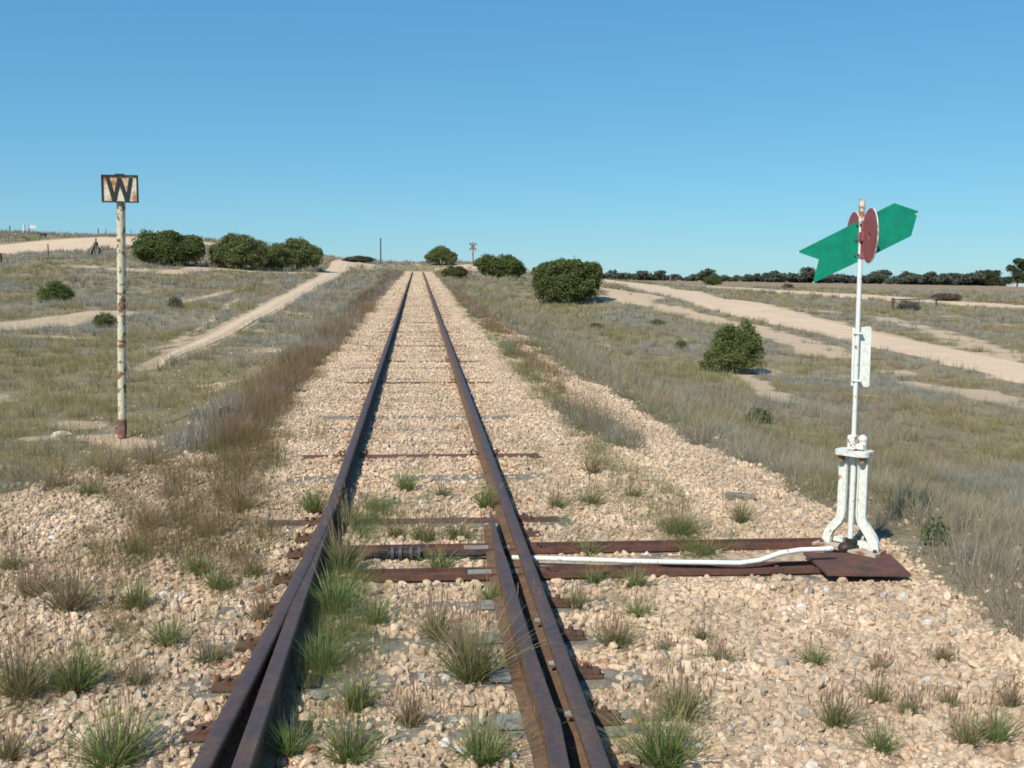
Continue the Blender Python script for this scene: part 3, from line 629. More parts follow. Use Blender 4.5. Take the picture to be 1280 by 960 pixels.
# ------------------------------------------------------------------ the point blades
def blade(sx):
    yb = np.concatenate([np.arange(-3, 3, .3), np.arange(3, TOE, .1), [TOE]]); prof = []; path = []
    for y in yb:
        if sx < 0: wb = max(.004, min(.062, float(off(y)))); xi = XC-HG+.031           # gauge face
        else: wb = max(.008, min(.062, .010+(TOE-y)*.042)); xi = XC+HG-float(offR(y))-.031
        hi = -.004*max(0, 1-(TOE-y)/1.6)-.006*max(0, 1-(TOE-y)/.5)
        s = sx
        # foot spreads to the gauge side only while the blade is near its neighbour
        fo = .016 if sx < 0 else .018
        P = [(0, -.030), (0, -.006+hi), (-.005, -.001+hi), (-wb+.004 if wb > .012 else -wb*.6, -.001+hi), (-wb, -.006+hi), (-wb, -.030), (-min(wb, .036), -.042), (-min(wb, .038), -.095), (-min(wb, .038)-fo*min(1, wb/.062), -.112), (-min(wb, .038)-fo*min(1, wb/.062), -.1165), (.040, -.1165), (.040, -.110), (-.006, -.096), (-.006, -.042)]
        if sx > 0: P = [(-a, b) for a, b in P][::-1]
        prof.append(P); path.append((xi, y, zr(y)))
    m = MB()
    rings = []
    for P, c in zip(prof, path): rings.append([m.bm.verts.new((c[0]+a, c[1], c[2]+b)) for a, b in P])
    n = len(rings[0])
    for A, B in zip(rings, rings[1:]):
        for k in range(n): m.bm.faces.new((A[k], A[(k+1) % n], B[(k+1) % n], B[k]))
    m.bm.faces.new(rings[0][::-1]); m.bm.faces.new(rings[-1])
    o = m.build('point_blade', M_RAIL, track); two_tone(o, M_RAILTOP, rail_test); return o
b1 = blade(-1); tag(b1, 'tapered point blade closed tight against the left rail')
b2 = blade(1); tag(b2, 'tapered point blade standing open beside the right rail with a dark gap between')
# ------------------------------------------------------------------ bearers under the lever stand
def at_Z(u, v, z): d = raydir(u, v); return EYE + d*((z-EYE[2])/d[2])
for yb, lab in ((5.73, 'farther rusty steel bearer under the throw rod, half hidden by grass'), (5.27, 'nearer red brown steel bearer on grey timber under the white lever stand')):
    z = zr(yb); t = thing('point_bearer', (0, yb, z-.12), 0, lab, 'bearer', 'steel topped bearers across the points')
    MB().box((.93 if yb > 5.5 else 1.0, -.03, -.092), (3.5, .25, .15), None, .01).build('timber', M_TIMBER, t)
    m = MB(); m.box((1.0, .0, -.002), (3.34, .125, .016), None, .002); m.box((1.0, .063, .012), (3.34, .008, .03)); m.box((1.0, -.063, .012), (3.34, .008, .03)); m.build('steel_channel', M_RUSTY_BEARER, t)
    for x in (1.15, 2.0): MB().tube([(x, 0, .0), (x, 0, .022)], .014, 6).build('bolt', M_RUST, t)
# stretcher between the blades with its dark spring buffer
zb = zr(5.5)-.10
t = thing('stretcher_rod', (-.05, 5.60, zb), 0, 'dark greasy stretcher rod with ribbed spring buffer lying between the rails', 'rod')
MB().tube([(-.46, 0, 0), (-.14, 0, .0)], .014, 8).build('rod', M_DARK, t); MB().tube([(.06, 0, 0), (.42, 0, 0)], .016, 8).build('rod', M_DARK, t)
m = MB(); m.tube([(-.12, 0, .012), (.06, 0, .012)], .030, 14); m.build('buffer_barrel', M_DARK, t)
M_BUF = worn('blue_grey_buffer_ring', (.075, .09, .10), (.10, .07, .05), 20, .5, .7, .5)
for x in (-.105, -.06, .0, .045): MB().tube([(x, 0, .012), (x+.018, 0, .012)], .042, 16).build('buffer_ring', M_BUF, t)
MB().box((-.15, 0, .005), (.05, .03, .03)).build('rod_end', M_DARK, t)
# ------------------------------------------------------------------ lever stand with its target
zs = zr(5.45)-.10
B0 = at_Z(1062, 690, zs); stand = thing('point_indicator_stand', tuple(B0), 0, 'white painted rusting lever stand carrying a tall mast with a green arrow and maroon discs', 'point indicator')
fl, fr = at_Z(1031, 684, zs+.02), at_Z(1093, 697, zs+.02); ang = math.atan2(fr[1]-fl[1], fr[0]-fl[0])
def loc(p): return Vector((p[0]-B0[0], p[1]-B0[1], p[2]-B0[2]))
MF = Matrix.Rotation(ang, 4, 'Z')
PL = [loc(at_Z(u, v, zs+.004)) for u, v in [(1004, 693), (1112, 695), (1139, 721), (1034, 720)]]
m = MB(); a = [m.bm.verts.new(p) for p in PL]; b = [m.bm.verts.new(p+Vector((0, 0, .014))) for p in PL]
m.bm.faces.new(a[::-1]); m.bm.faces.new(b)
for k in range(4): m.bm.faces.new((a[k], a[(k+1) % 4], b[(k+1) % 4], b[k]))
m.build('base_plate', M_RUSTY_BEARER, stand)
MB().prism([(-.20, .018), (.19, .018), (.19, .034), (-.20, .034)], MF, .15).build('foot_plate', worn('rusty_foot', (.55, .47, .38), (.28, .13, .07), 18, .45, .6, .8), stand)
def ribbon(path, wd):
    L, Rr = [], []
    for i, (x, z) in enumerate(path):
        dx = path[min(i+1, len(path)-1)][0]-path[max(i-1, 0)][0]; dz = path[min(i+1, len(path)-1)][1]-path[max(i-1, 0)][1]; q = math.hypot(dx, dz); nx_, nz_ = -dz/q, dx/q
        L.append((x+nx_*wd/2, z+nz_*wd/2)); Rr.append((x-nx_*wd/2, z-nz_*wd/2))
    return L+Rr[::-1]
leg_path = [(.060, .575), (.060, .24), (.064, .205), (.078, .172), (.103, .142), (.126, .112), (.142, .078), (.148, .035)]
for sx in (-1, 1):
    pth = [(sx*a, b) for a, b in leg_path]
    m = MB().prism(ribbon(pth, .055), MF, .014); m.prism(ribbon([(a+sx*.0, b) for a, b in pth], .013), MF @ Matrix.Translation((0, .035, 0)), .056)
    m.prism(ribbon([(a-sx*.022, b) for a, b in pth], .008), MF @ Matrix.Translation((0, -.011, 0)), .014)
    lg = m.build('leg', M_WHITE, stand)
    MB().tube([MF @ Vector((sx*.165, -.03, .034)), MF @ Vector((sx*.165, -.03, .05))], .012, 6).build('bolt', M_RUST, lg)
m = MB(); n = 20; ol = [(math.copysign(abs(math.cos(a))**.55, math.cos(a))*.102, math.copysign(abs(math.sin(a))**.55, math.sin(a))*.075) for a in [2*math.pi*k/n for k in range(n)]]
m.prism(ol, MF @ Matrix.Translation((0, 0, .595)) @ Matrix.Rotation(math.pi/2, 4, 'X'), .027)
tp = m.build('top_plate', M_WHITE, stand)
for sx in (-1, 1): MB().tube([MF @ Vector((sx*.065, -.03, .54)), MF @ Vector((sx*.065, -.03, .576))], .018, 8).build('bolt', worn('brown_bolt', (.30, .18, .10), (.6, .5, .4), 30, .6, .7, .8), tp)
MB().tube([(0, 0, .03), (0, 0, .60)], .0165, 12).build('spindle', M_MASTW, stand)
MB().ball((-.035, -.03, .035), .038, 3, (1.3, 1, .9)).box((.02, -.02, .035), (.12, .05, .03), .3).tube([(.0, -.01, .02), (.0, -.01, .085)], .028, 10).build('crank', M_DARK, stand)
MB().box(MF @ Vector((-.085, .03, .06)), (.06, .03, .03), ang).build('spacer', M_WHITE, stand); MB().box(MF @ Vector((.085, .02, .055)), (.08, .035, .04), ang).build('spacer', M_WHITE, stand)
hc = MB(); hc.box((-.012, 0, .655), (.045, .06, .085), ang, .006); hc.ball((.045, -.01, .675), .026, 2).tube([(.045, -.01, .61), (.045, -.01, .67)], .022, 10).box((.012, .0, .632), (.10, .05, .03), ang, .004); hc.build('mast_socket', worn('chipped_socket_paint', (.80, .81, .75), (.33, .15, .07), 34, .53, .58, .6), stand)
TOP = at_Y(1078, 249, B0[1]); lt = loc(TOP); print('mast top local', lt)
def mast_at(z): return Vector((lt.x*z/lt.z, 0, z))
MB().tube([mast_at(.64), mast_at(lt.z-.13)], .0135, 12).build('mast', M_MASTW, stand)
MB().tube([mast_at(lt.z-.13), mast_at(lt.z)], .0172, 12).build('mast_cap', M_MASTTOP, stand)
TA = R(-8.8); TM = Matrix.Rotation(TA, 4, 'Z')
zc = 0
def on_target(u, v, dn=0.0):
    """local (s,z) where the sight line meets the target plane through the mast, dn metres behind it"""
    nrm = np.array([-math.sin(TA), math.cos(TA), 0]); p0 = B0+np.array([lt.x*.8, 0, 0])+nrm*dn; d = raydir(u, v); t = ((p0-EYE)@nrm)/(d@nrm); p = EYE+d*t-p0; return float(p[0]*math.cos(TA)+p[1]*math.sin(TA)), float(p[2]+p0[2]-B0[2])
TC = Matrix.Translation((lt.x*.8, 0, 0)) @ TM
ar = [on_target(u, v, .022) for u, v in [(996.6, 314.8), (1023.7, 324.3), (1016, 354), (1071, 328), (1094.6, 317), (1138.8, 295), (1147.7, 263.9), (1117.9, 253.9), (1072.4, 276.6)]]
ao = MB().prism(ar, TC @ Matrix.Translation((0, .022, 0)), .004).build('arrow', M_GREEN, stand); tag(ao, 'green arrow plate with a forked tail')
M_TIP = worn('chipped_edge_and_rim_highlight', (.75, .74, .68), (.35, .30, .22), 30, .5, .6, .7)
for u, v in ((997.4, 315.2), (1016.4, 353.2), (1145.6, 268)):
    s_, z_ = on_target(u, v, .018); MB().tube([TC @ Vector((s_, .0175, z_)), TC @ Vector((s_, .0195, z_))], .006, 8).build('chipped_corner', M_TIP, ao)
for u, v in ((1077.5, 281), (1076, 300), (1074.5, 319)):
    s_, z_ = on_target(u, v, 0); MB().tube([TC @ Vector((s_-.012, -.024, z_)), TC @ Vector((s_-.012, -.016, z_))], .007, 6).tube([TC @ Vector((s_-.024, .012, z_)), TC @ Vector((s_-.024, .020, z_))], .006, 6).build('bolt', M_RUST, ao)
m = MB(); m.prism([on_target(u, v, .0) for u, v in [(1075.6, 276), (1082.5, 276), (1081, 323), (1074, 323)]], TC @ Matrix.Translation((0, -.018, 0)), .005); m.build('target_bracket', M_MAROON, stand)
_, zdisc = on_target(1080, 296)
for sgn in (-1, 1):
    m = MB(); n = 48; cx = .162*sgn; r, rh = .150, .019; th = .003
    q = [[], [], [], []]
    for k in range(n):
        a = 2*math.pi*k/n
        for j, (rr, yy) in enumerate(((r, -th), (r, th), (rh, -th), (rh, th))): q[j].append(m.bm.verts.new(TC @ Vector((yy, cx+rr*math.cos(a), zdisc+rr*math.sin(a)))))
    for k in range(n):
        l = (k+1) % n
        for A, B in ((0, 1), (1, 3), (3, 2), (2, 0)): m.bm.faces.new((q[A][k], q[A][l], q[B][l], q[B][k]))
    MB().tube([TC @ Vector((0, cx+(r+.0005)*math.cos(2*math.pi*k/48), zdisc+(r+.0005)*math.sin(2*math.pi*k/48))) for k in range(49)], .0034, 6, False).build('disc_rim_highlight', M_TIP, stand)  # pale rim paints the bright highlight along the disc's edge
    tag(m.build('disc', M_MAROON, stand), 'maroon disc on the near side of the arrow' if sgn < 0 else 'maroon disc behind the arrow')
    MB().box(TC @ Vector((0, .03*sgn, zdisc)), (.03, .05, .05), TA).build('disc_bracket', M_MAROON, stand)
m = MB(); m.prism([on_target(u, v, .02) for u, v in [(1065.5, 410), (1087, 408), (1089.3, 410), (1086.5, 482), (1084, 484), (1063.8, 482)]], TC @ Matrix.Translation((0, .02, 0)), .004); bp = m.build('back_board', worn('cream_white_board', (.80, .82, .76), (.45, .33, .22), 14, .66, .70, .6), stand)
for v in (417, 476):
    _, zz = on_target(1068, v); MB().box(mast_at(zz)+Vector((.006, .0, 0)), (.048, .036, .012), TA, .003).build('clamp', M_WHITE, bp)
# throw rod
rp = [at_Z(u, v, z) for u, v, z in [(640, 697, zs+.01), (694, 698.5, zs+.01), (800, 702, zs+.015), (925, 704, zs+.02), (950, 700.5, zs+.03), (975, 691.5, zs+.075), (1000, 687.5, zs+.09), (1040, 686, zs+.09)]]
ro = MB().tube([tuple(p) for p in rp], .0145, 10).build('throw_rod', worn('rod_white_paint', (.80, .81, .75), (.33, .17, .09), 22, .60, .66, .6)); tag(ro, 'long white cranked rod running from the lever stand to the right rail', 'rod')
# ------------------------------------------------------------------ W board
xw, yw = onground(152, 548); zw = Hs(xw, yw)
wb = thing('whistle_board', (xw, yw, zw), 0, 'rust stained board with a black letter W on a flaking cream post', 'sign')
wp = lambda u, v, dn=0: (float(at_Y(u, v, yw+dn)[0]-xw), float(at_Y(u, v, yw+dn)[2]-zw))
b0, t0 = wp(153.5, 545), wp(151.3, 256)
MB().tube([(b0[0], 0, -.25), (b0[0], 0, .22)], .046, 14).build('post_foot', worn('bare_rusty_post_foot', (.20, .085, .075), (.38, .27, .24), 14, .5, .7, .85), wb)
MB().tube([(b0[0], 0, .22), (t0[0], 0, t0[1]+.02)], .0445, 14).build('post', M_WPOST, wb)
c0 = [wp(u, v) for u, v in [(129.5, 219), (173.3, 219), (173.6, 254), (129.7, 254)]]
x0, x1, z0, z1 = c0[0][0], c0[1][0], c0[2][1], c0[0][1]
pl = MB().box(((x0+x1)/2, -.055, (z0+z1)/2), (x1-x0, .012, z1-z0)).build('sign_plate', M_WPLATE, wb)
m = MB(); e = .013
for c, d in ((((x0+x1)/2, z1-e/2), (x1-x0+.012, e)), (((x0+x1)/2, z0+e/2), (x1-x0+.012, e))): m.box((c[0], -.060, c[1]), (d[0], .030, d[1]))
for xx in (x0+e/2-.006, x1-e/2+.006): m.box((xx, -.060, (z0+z1)/2), (e, .029, z1-z0-2*e-.002))
m.build('border', M_BLACK, wb)
ol = [(325, 195), (352, 195), (386, 315), (413, 195), (442, 195), (480, 315), (501, 195), (528, 195), (496, 374), (466, 374), (428, 240), (399, 374), (369, 374)]
P = [((x0+(a-296)/(563-296)*(x1-x0)), z1-(b-172)/(386-172)*(z1-z0)) for a, b in ol]
MB().prism(P, Matrix.Translation((0, -.064, 0)), .010).build('letter_w', M_BLACK, wb)
MB().box(((x0+x1)/2-.005, -.035, z1+.004), (.085, .05, .018)).box(((x0+x1)/2, -.02, (z0+z1)/2), (.08, .05, .22)).build('mounting_lug', M_BLACK, wb)

# ------------------------------------------------------------------ bushes and trees
LV, LF = ico(2)
def foliage(name, lobes, n, ls, c0, c1, parent=None, core=.74, mat=None, asp=.5, seed=0, kind=None, ragged=.16):
    """lobes: (x,y,z,rx,ry,rz); leaf clumps spread through the outer shell plus an inner closed core in slightly darkened leaf colour"""
    lob = [tuple(q) for q in lobes]; sub_ = []
    if core:
        for (a, b, c, d_, e_, f_) in lob:          # smaller heads of foliage over each main mass
            for _ in range(7):
                th, ph_ = rng.uniform(0, 2*np.pi), rng.uniform(-.25, 1.25); k_ = rng.uniform(.24, .42)
                sub_.append((a+d_*.82*math.cos(th)*math.cos(ph_), b+e_*.82*math.sin(th)*math.cos(ph_), max(f_*k_*.7, c+f_*.78*math.sin(ph_)), d_*k_, e_*k_, f_*k_*.9))
        lob = [(a, b, c, d_*.88, e_*.88, f_*.88) for a, b, c, d_, e_, f_ in lob]
    lob = np.array(lob+sub_, float); vol = (lob[:, 3]*lob[:, 5])**1.1; k = rng.choice(len(lob), n, p=vol/vol.sum())
    d = rng.normal(size=(n, 3)); d /= np.linalg.norm(d, axis=1)[:, None]; d[:, 2] = np.where(d[:, 2] < -.9, -d[:, 2], d[:, 2])
    ph = np.arctan2(d[:, 1], d[:, 0]); lump = 1+ragged*(fbm(ph*2.2+k*7.3+seed, d[:, 2]*2.6+k*3.1, .9, 5, 2)*2-1)+ragged*.6*np.sin(ph*5+k)*np.cos(d[:, 2]*6+k)
    r = (1-.42*rng.random(n)**2.0)*lump*np.where(rng.random(n) < .06, 1.12, 1)
    P = lob[k, :3]+d*lob[k, 3:]*r[:, None]; P = P+rng.normal(size=P.shape)*lob[:, 3].mean()*.05; P = P[P[:, 2] > .02] if kind != 'hang' else P; n = len(P)
    u = rng.normal(size=(n, 3)); u[:, 2] *= .8; u /= np.linalg.norm(u, axis=1)[:, None]; v = np.cross(u, rng.normal(size=(n, 3))); v /= np.linalg.norm(v, axis=1)[:, None]
    s = ls*rng.uniform(.55, 1.3, n)[:, None]; a = u*s; b = v*s*asp
    V = np.stack([P-a, P+b, P+a, P-b], 1).reshape(-1, 3); F = np.arange(4*n).reshape(-1, 4); t = rng.random(n); big = fbm(P[:, 0]*1.3+seed, P[:, 2]*1.3+P[:, 1], .8*max(.3, lob[:, 3].mean()), 9, 2)
    t = np.clip(.45*t+.75*big-.15, 0, 1); C = cmix(c0, c1, t)*rng.uniform(.82, 1.15, (n, 1)); C = np.repeat(C, 4, 0)
    if core:
        for q in lob:
            w_ = LV*(1+.12*np.sin(LV[:, [1, 2, 0]]*7+q[0])); cv = q[:3]+w_*q[3:]*core; cv[:, 2] = np.maximum(cv[:, 2], .01)
            f = np.concatenate([LF, LF[:, 2:3]], 1)
            tri = cv[LF]; # as thin quads so one face size is kept
            q4 = np.concatenate([tri, tri[:, 2:3]+1e-5], 1); F = np.concatenate([F, np.arange(len(V), len(V)+len(LF)*4).reshape(-1, 4)]); V = np.concatenate([V, q4.reshape(-1, 3)]); C = np.concatenate([C, np.tile(np.asarray(c0)*.9, (len(LF)*4, 1))])
    return npmesh(name, V, F, mat or M_LEAF, parent, col=np.clip(C, 0, 1))
def stems(t, w_, h, n=5, r=.03):
    m = MB()
    for i in range(n):
        a = i*2*math.pi/n+rng.uniform(-.4, .4); m.tube([(0.05*w_*math.cos(a), .05*w_*math.sin(a), -.05), (.16*w_*math.cos(a), .16*w_*math.sin(a), h*.3), (.30*w_*math.cos(a), .30*w_*math.sin(a), h*.62)], [r, r*.7, r*.35], 6)
    return m.build('stem', M_BARK, t)
DG0, DG1 = [.085, .11, .040], [.22, .26, .095]; OG0, OG1 = [.13, .155, .06], [.28, .30, .13]; GY0, GY1 = [.12, .12, .085], [.25, .24, .18]; BR0, BR1 = [.12, .09, .06], [.25, .19, .13]
def bush(u, v, wpx, hpx, label, lobes=None, cols=(DG0, DG1), n=9000, ls=None, core=.62, name='bush', cat='bush', group=None, ragged=.24, ydepth=.8, Y=None):
    if Y is None: x, y = onground(u, v)
    else: x, y = at_Y(u, v, Y)[:2]
    z = Hs(x, y); pm = FPX/(FW @ (np.array([x, y, z])-EYE)); W2, Hh = wpx/pm/2, hpx/pm
    t = thing(name, (x, y, z-.02), 0, label, cat, group)
    if lobes is None: lobes = [(0, 0, .48, .80, .80, .50), (-.5, -.1, .36, .5, .55, .38), (.52, .1, .38, .48, .5, .38), (.1, -.3, .34, .6, .5, .36)]
    L = [(a*W2, b*W2*ydepth, c*Hh, d*W2, e*W2*ydepth, f*Hh) for a, b, c, d, e, f in lobes]
    foliage('foliage', L, int(n*2.2), ls or max(.022, W2*.034), cols[0], cols[1], t, core, seed=u*.37, ragged=ragged)
    stems(t, W2, Hh, 5, max(.008, W2*.03)); return t
bush(211, 333, 90, 43, 'large dark green rounded bush just right of the W board', [(-.5, 0, .52, .5, .6, .48), (.05, .1, .50, .55, .7, .50), (.55, 0, .45, .45, .6, .45), (0, -.3, .36, .9, .5, .36), (-.15, .2, .60, .4, .5, .38)], n=14000)
bush(299, 336, 76, 44, 'tallest dome of the green bush row left of the dirt path', [(-.05, .1, .58, .55, .7, .42), (-.5, 0, .36, .5, .5, .36), (.35, -.1, .45, .6, .6, .45), (.6, -.2, .30, .4, .4, .30), (-.1, -.3, .34, .6, .5, .34)], (OG0, OG1), 13000, group='bush row beside the dirt path')
bush(341, 337, 52, 34, 'low middle bush in the green row left of the dirt path', cols=(OG0, OG1), n=8000, group='bush row beside the dirt path')
bush(374, 337, 62, 39, 'rightmost rounded bush of the green row left of the dirt path', [(0, 0, .55, .75, .8, .45), (.35, -.1, .38, .62, .6, .38), (-.45, 0, .45, .5, .6, .42)], (OG0, OG1), 11000, group='bush row beside the dirt path')
bush(69, 379, 44, 28, 'small round green bush alone on the grey flat left of the W board', cols=(OG0, [.20, .26, .08]), n=6000, core=.6, ragged=.25)
bush(709, 381, 96, 58, 'biggest dark green bush, broad and rounded, on the slope right of the track', [(-.48, 0, .44, .48, .7, .44), (-.15, .1, .56, .50, .6, .42), (.22, .1, .58, .46, .6, .40), (.58, .1, .62, .38, .6, .30), (.0, -.3, .32, .75, .5, .32), (.45, 0, .42, .42, .5, .36)], n=16000)
bush(625, 348, 64, 29, 'dark green bush below the crossing sign', [(-.4, 0, .5, .55, .7, .48), (.2, 0, .6, .6, .7, .40), (.6, 0, .4, .4, .5, .4), (0, -.3, .36, .7, .5, .36)], n=9000)
bush(569, 348, 36, 17, 'low yellowish green bush beside the right shoulder near the crest', cols=([.09, .10, .04], [.18, .19, .08]), n=4000, core=.5, ragged=.3)
bush(551, 331, 44, 24, 'pointed green bush on the skyline just right of the rails', [(.05, 0, .6, .5, .6, .40), (-.4, 0, .38, .5, .6, .38), (.5, 0, .32, .45, .6, .34)], (OG0, OG1), 7000)
bush(448, 328, 42, 8, 'low flat olive bush on the skyline left of the rails', cols=([.10, .11, .07], [.16, .17, .11]), n=3500)
bush(608, 329, 24, 12, 'bare grey twiggy bush behind the crossing sign', cols=(GY0, BR1), n=1500, core=0, ragged=.3)
bush(914, 466, 80, 68, 'loose upright green bush on the lower ground between track and side road', [(.34, 0, .56, .48, .6, .40), (-.10, .1, .58, .42, .5, .34), (-.45, -.1, .34, .42, .5, .28), (-.78, 0, .14, .26, .4, .14), (.64, 0, .42, .36, .5, .34), (.10, -.2, .26, .75, .5, .26)], ([.14, .165, .06], [.28, .31, .12]), 9000, core=.35, ragged=.42)
bush(891, 357, 27, 15, 'dark green bush standing beyond the fork of the two dirt roads', n=4000)
bush(985, 362, 17, 9, 'small brown bush on the far verge of the highway', cols=(BR0, BR1), n=1800, core=.5)
bush(1183, 376, 44, 10, 'wide low brown twiggy bush beyond the highway', cols=(BR0, BR1), n=3000, core=.4, ragged=.3)
bush(1135, 389, 34, 17, 'grey shrub growing against the gate post', cols=(GY0, GY1), n=2600, core=.3, ragged=.35)
bush(851, 436, 16, 12, 'small dark green sprig left of the loose upright bush', cols=(OG0, OG1), n=900, core=0, ragged=.4, name='shrub', cat='shrub')
bush(130, 405, 30, 20, 'dark scraggy shrub partly hidden behind the W board post', cols=(OG0, OG1), n=1800, core=.2, ragged=.4, name='shrub', cat='shrub')
bush(219, 387, 18, 16, 'spindly dark shrub on the grey flat right of the W board', cols=(OG0, GY1), n=900, core=0, ragged=.45, name='shrub', cat='shrub')
bush(948, 528, 36, 20, 'low green plant on the embankment foot below the upright bush', cols=([.12, .15, .06], [.24, .26, .13]), n=500, core=0, ragged=.4, name='shrub', cat='shrub')
bush(1143, 641, 40, 17, 'bright green leafy plant on the slope right of the lever stand', cols=([.06, .12, .03], [.14, .21, .06]), n=900, core=0, ragged=.4, name='shrub', cat='shrub', ls=.02)
bush(1168, 682, 36, 34, 'leafy weed behind the end of the steel bearers', cols=([.10, .14, .05], [.22, .25, .12]), n=420, core=0, ragged=.5, name='shrub', cat='shrub', ls=.016)
bush(822, 408, 22, 9, 'low green cushion on the slope above the upright bush', cols=(OG0, OG1), n=900, core=.2, ragged=.4, name='shrub', cat='shrub')
bush(745, 412, 22, 8, 'small yellow green plant below the biggest dark bush', cols=([.10, .11, .04], [.19, .19, .08]), n=800, core=.2, ragged=.4, name='shrub', cat='shrub')
bush(285, 522, 26, 14, 'pale green spreading weed at the foot of the left gravel shoulder', cols=([.13, .17, .09], [.27, .31, .19]), n=900, core=0, ragged=.4, name='shrub', cat='shrub', ls=.03)
def tree(u, v, Y, wpx, hpx, label, lobes, n=5000, cols=([.07, .085, .05], [.15, .175, .095])):
    p = at_Y(u, v, Y); x, y = p[:2]; z = Hs(x, y); pm = FPX/(FW @ (np.array([x, y, z])-EYE)); W2, Hh = wpx/pm/2, hpx/pm
    t = thing('tree', (x, y, z), 0, label, 'tree'); L = [(a*W2, b*W2, c*Hh, d*W2, d*W2*.8, f*Hh) for a, b, c, d, f in lobes]
    foliage('crown', L, n, W2*.05, cols[0], cols[1], t, .62, seed=u, kind='hang')
    m = MB(); m.tube([(0, 0, -.3), (.03*W2, 0, Hh*.3), (.05*W2, 0, Hh*.5)], [W2*.06, W2*.045, W2*.03], 7)
    for a, b, c, d, f in lobes: m.tube([(.03*W2, 0, Hh*.25), (a*W2*.6, b*W2*.6, (c*.6+.1)*Hh), (a*W2, b*W2, c*Hh)], [W2*.04, W2*.028, W2*.012], 6)
    m.build('trunk', M_BARK, t)
tree(1271, 361, 235, 42, 36, 'tallest gum tree with an open spreading crown at the right edge', [(-.45, 0, .62, .34, .13), (.05, 0, .86, .42, .13), (.5, .1, .66, .5, .2), (-.1, 0, .45, .35, .14), (.3, 0, .3, .6, .2), (-.6, 0, .2, .3, .15)])
tree(1240, 360, 280, 25, 21, 'dense rounded gum tree next left of the tallest one', [(-.3, 0, .70, .6, .26), (.45, 0, .72, .5, .24), (0, 0, .4, .8, .3), (.1, 0, .2, .7, .2)])
tree(441, 326, 150, 9, 13, 'small flat topped tree peeping over the skyline left of the rails', [(0, 0, .92, .9, .09), (.3, 0, .75, .4, .08)], 800, ([.10, .11, .08], [.16, .17, .12]))
# far-off wood reading as one mass
def wood():
    L = []; Yw = 420.
    def run(u0, u1, hfun, Yd, st):
        u = u0
        while u < u1:
            p = at_Y(u, 350, Yd+rng.uniform(-12, 12)); z = float(field(p[0:1], p[1:2])[0]); h = hfun(u)*rng.uniform(.6, 1.12)*(.55+.9*float(fbm(np.array([u]), np.array([0.]), 22, 3)[0])); L.append((p[0], p[1], z+h*.58, h*rng.uniform(.5, .95), h*.6, h*rng.uniform(.34, .46)))
            L.append((p[0]+rng.normal(), p[1]+6, z+h*.3, h*.9, h*.6, h*.34)); u += st*rng.uniform(.6, 1.4)
    run(690, 1330, lambda u: 3.7+.6*math.sin(u*.02)+(1.3 if rng.random() < .12 else 0)-.5*max(0, (900-u)/200), 400, 4.6)
    run(1130, 1290, lambda u: 4.6, 330, 5)
    run(485, 535, lambda u: 6.3+rng.uniform(-.8, .3), 330, 7)
    o = foliage('distant_woodland', L, 60000, .50, [.10, .115, .09], [.185, .20, .15], None, .70, kind='hang'); tag(o, kind='stuff')
wood()
# ------------------------------------------------------------------ signs, posts, gate and shed
def px_m(x, y, z): return FPX/(FW @ (np.array([x, y, z])-EYE))
def post(u, vb, vt, wpx, mat, label, Y=None, name='fence_post', cat='post', group=None, lean=0):
    x, y = onground(u, vb) if Y is None else at_Y(u, vb, Y)[:2]
    z = Hs(x, y); s = px_m(x, y, z); h = (vb-vt)/s; r = wpx/s/2; 
    m = MB().tube([(0, 0, -.3), (lean*h*.5, 0, h*.5), (lean*h, 0, h)], [r*1.1, r, r*.9], 9); o = m.build(name, mat, None, (x, y, z)); return tag(o, label, cat, group)
M_PWHITE = worn('white_marker_paint', (.80, .81, .80), (.5, .45, .4), 9, .65, .7, .6)
post(30, 291, 279.5, 2.0, M_PWHITE, 'white marker post on the skyline at the far left', 112, 'marker_post')
post(12.5, 291, 282, 1.6, M_GREYW, 'short dark fence post on the skyline left of the white marker post', 114, group='fence posts along the left skyline')
post(123, 295, 286, 1.5, M_GREYW, 'dark fence post on the skyline just left of the W board post', 116, group='fence posts along the left skyline')
post(132.5, 295, 286, 1.7, worn('pale_post', (.45, .38, .28), (.3, .24, .18), 9, .5, .7, .9), 'pale fence post on the skyline just left of the W board post', 116, group='fence posts along the left skyline')
post(165, 296, 287, .9, M_GREYW, 'thin leaning fence post on the skyline just right of the W board post', 117, group='fence posts along the left skyline', lean=-.2)
post(60.4, 322, 304, 1.8, M_GREYW, 'weathered wooden post at the near edge of the left dirt road', 72)
post(1, 327, 315, 3.2, M_RUST, 'stubby red brown post at the left edge beside the dirt road', 68)
post(343, 306, 296.5, .9, M_GREYW, 'thin pole rising behind the green bush row', 118)
post(838, 351, 339, 2.0, M_GREYW, 'pale post beyond the fork of the roads in front of the woodland', 150)
post(845, 352, 343, 1.0, M_GREYW, 'thin post right of the pale post beyond the fork', 150)
post(1213, 399, 393, 2, M_GREYW, 'left stub of the two old post stubs right of the gate', None, group='old post stubs right of the gate')
post(1226, 400, 395, 1.6, M_GREYW, 'right stub of the two old post stubs right of the gate', None, group='old post stubs right of the gate')
post(1252, 410, 394, .9, M_RUST, 'thin dark steel picket in the grass near the right edge', None, 'steel_picket', lean=.08)
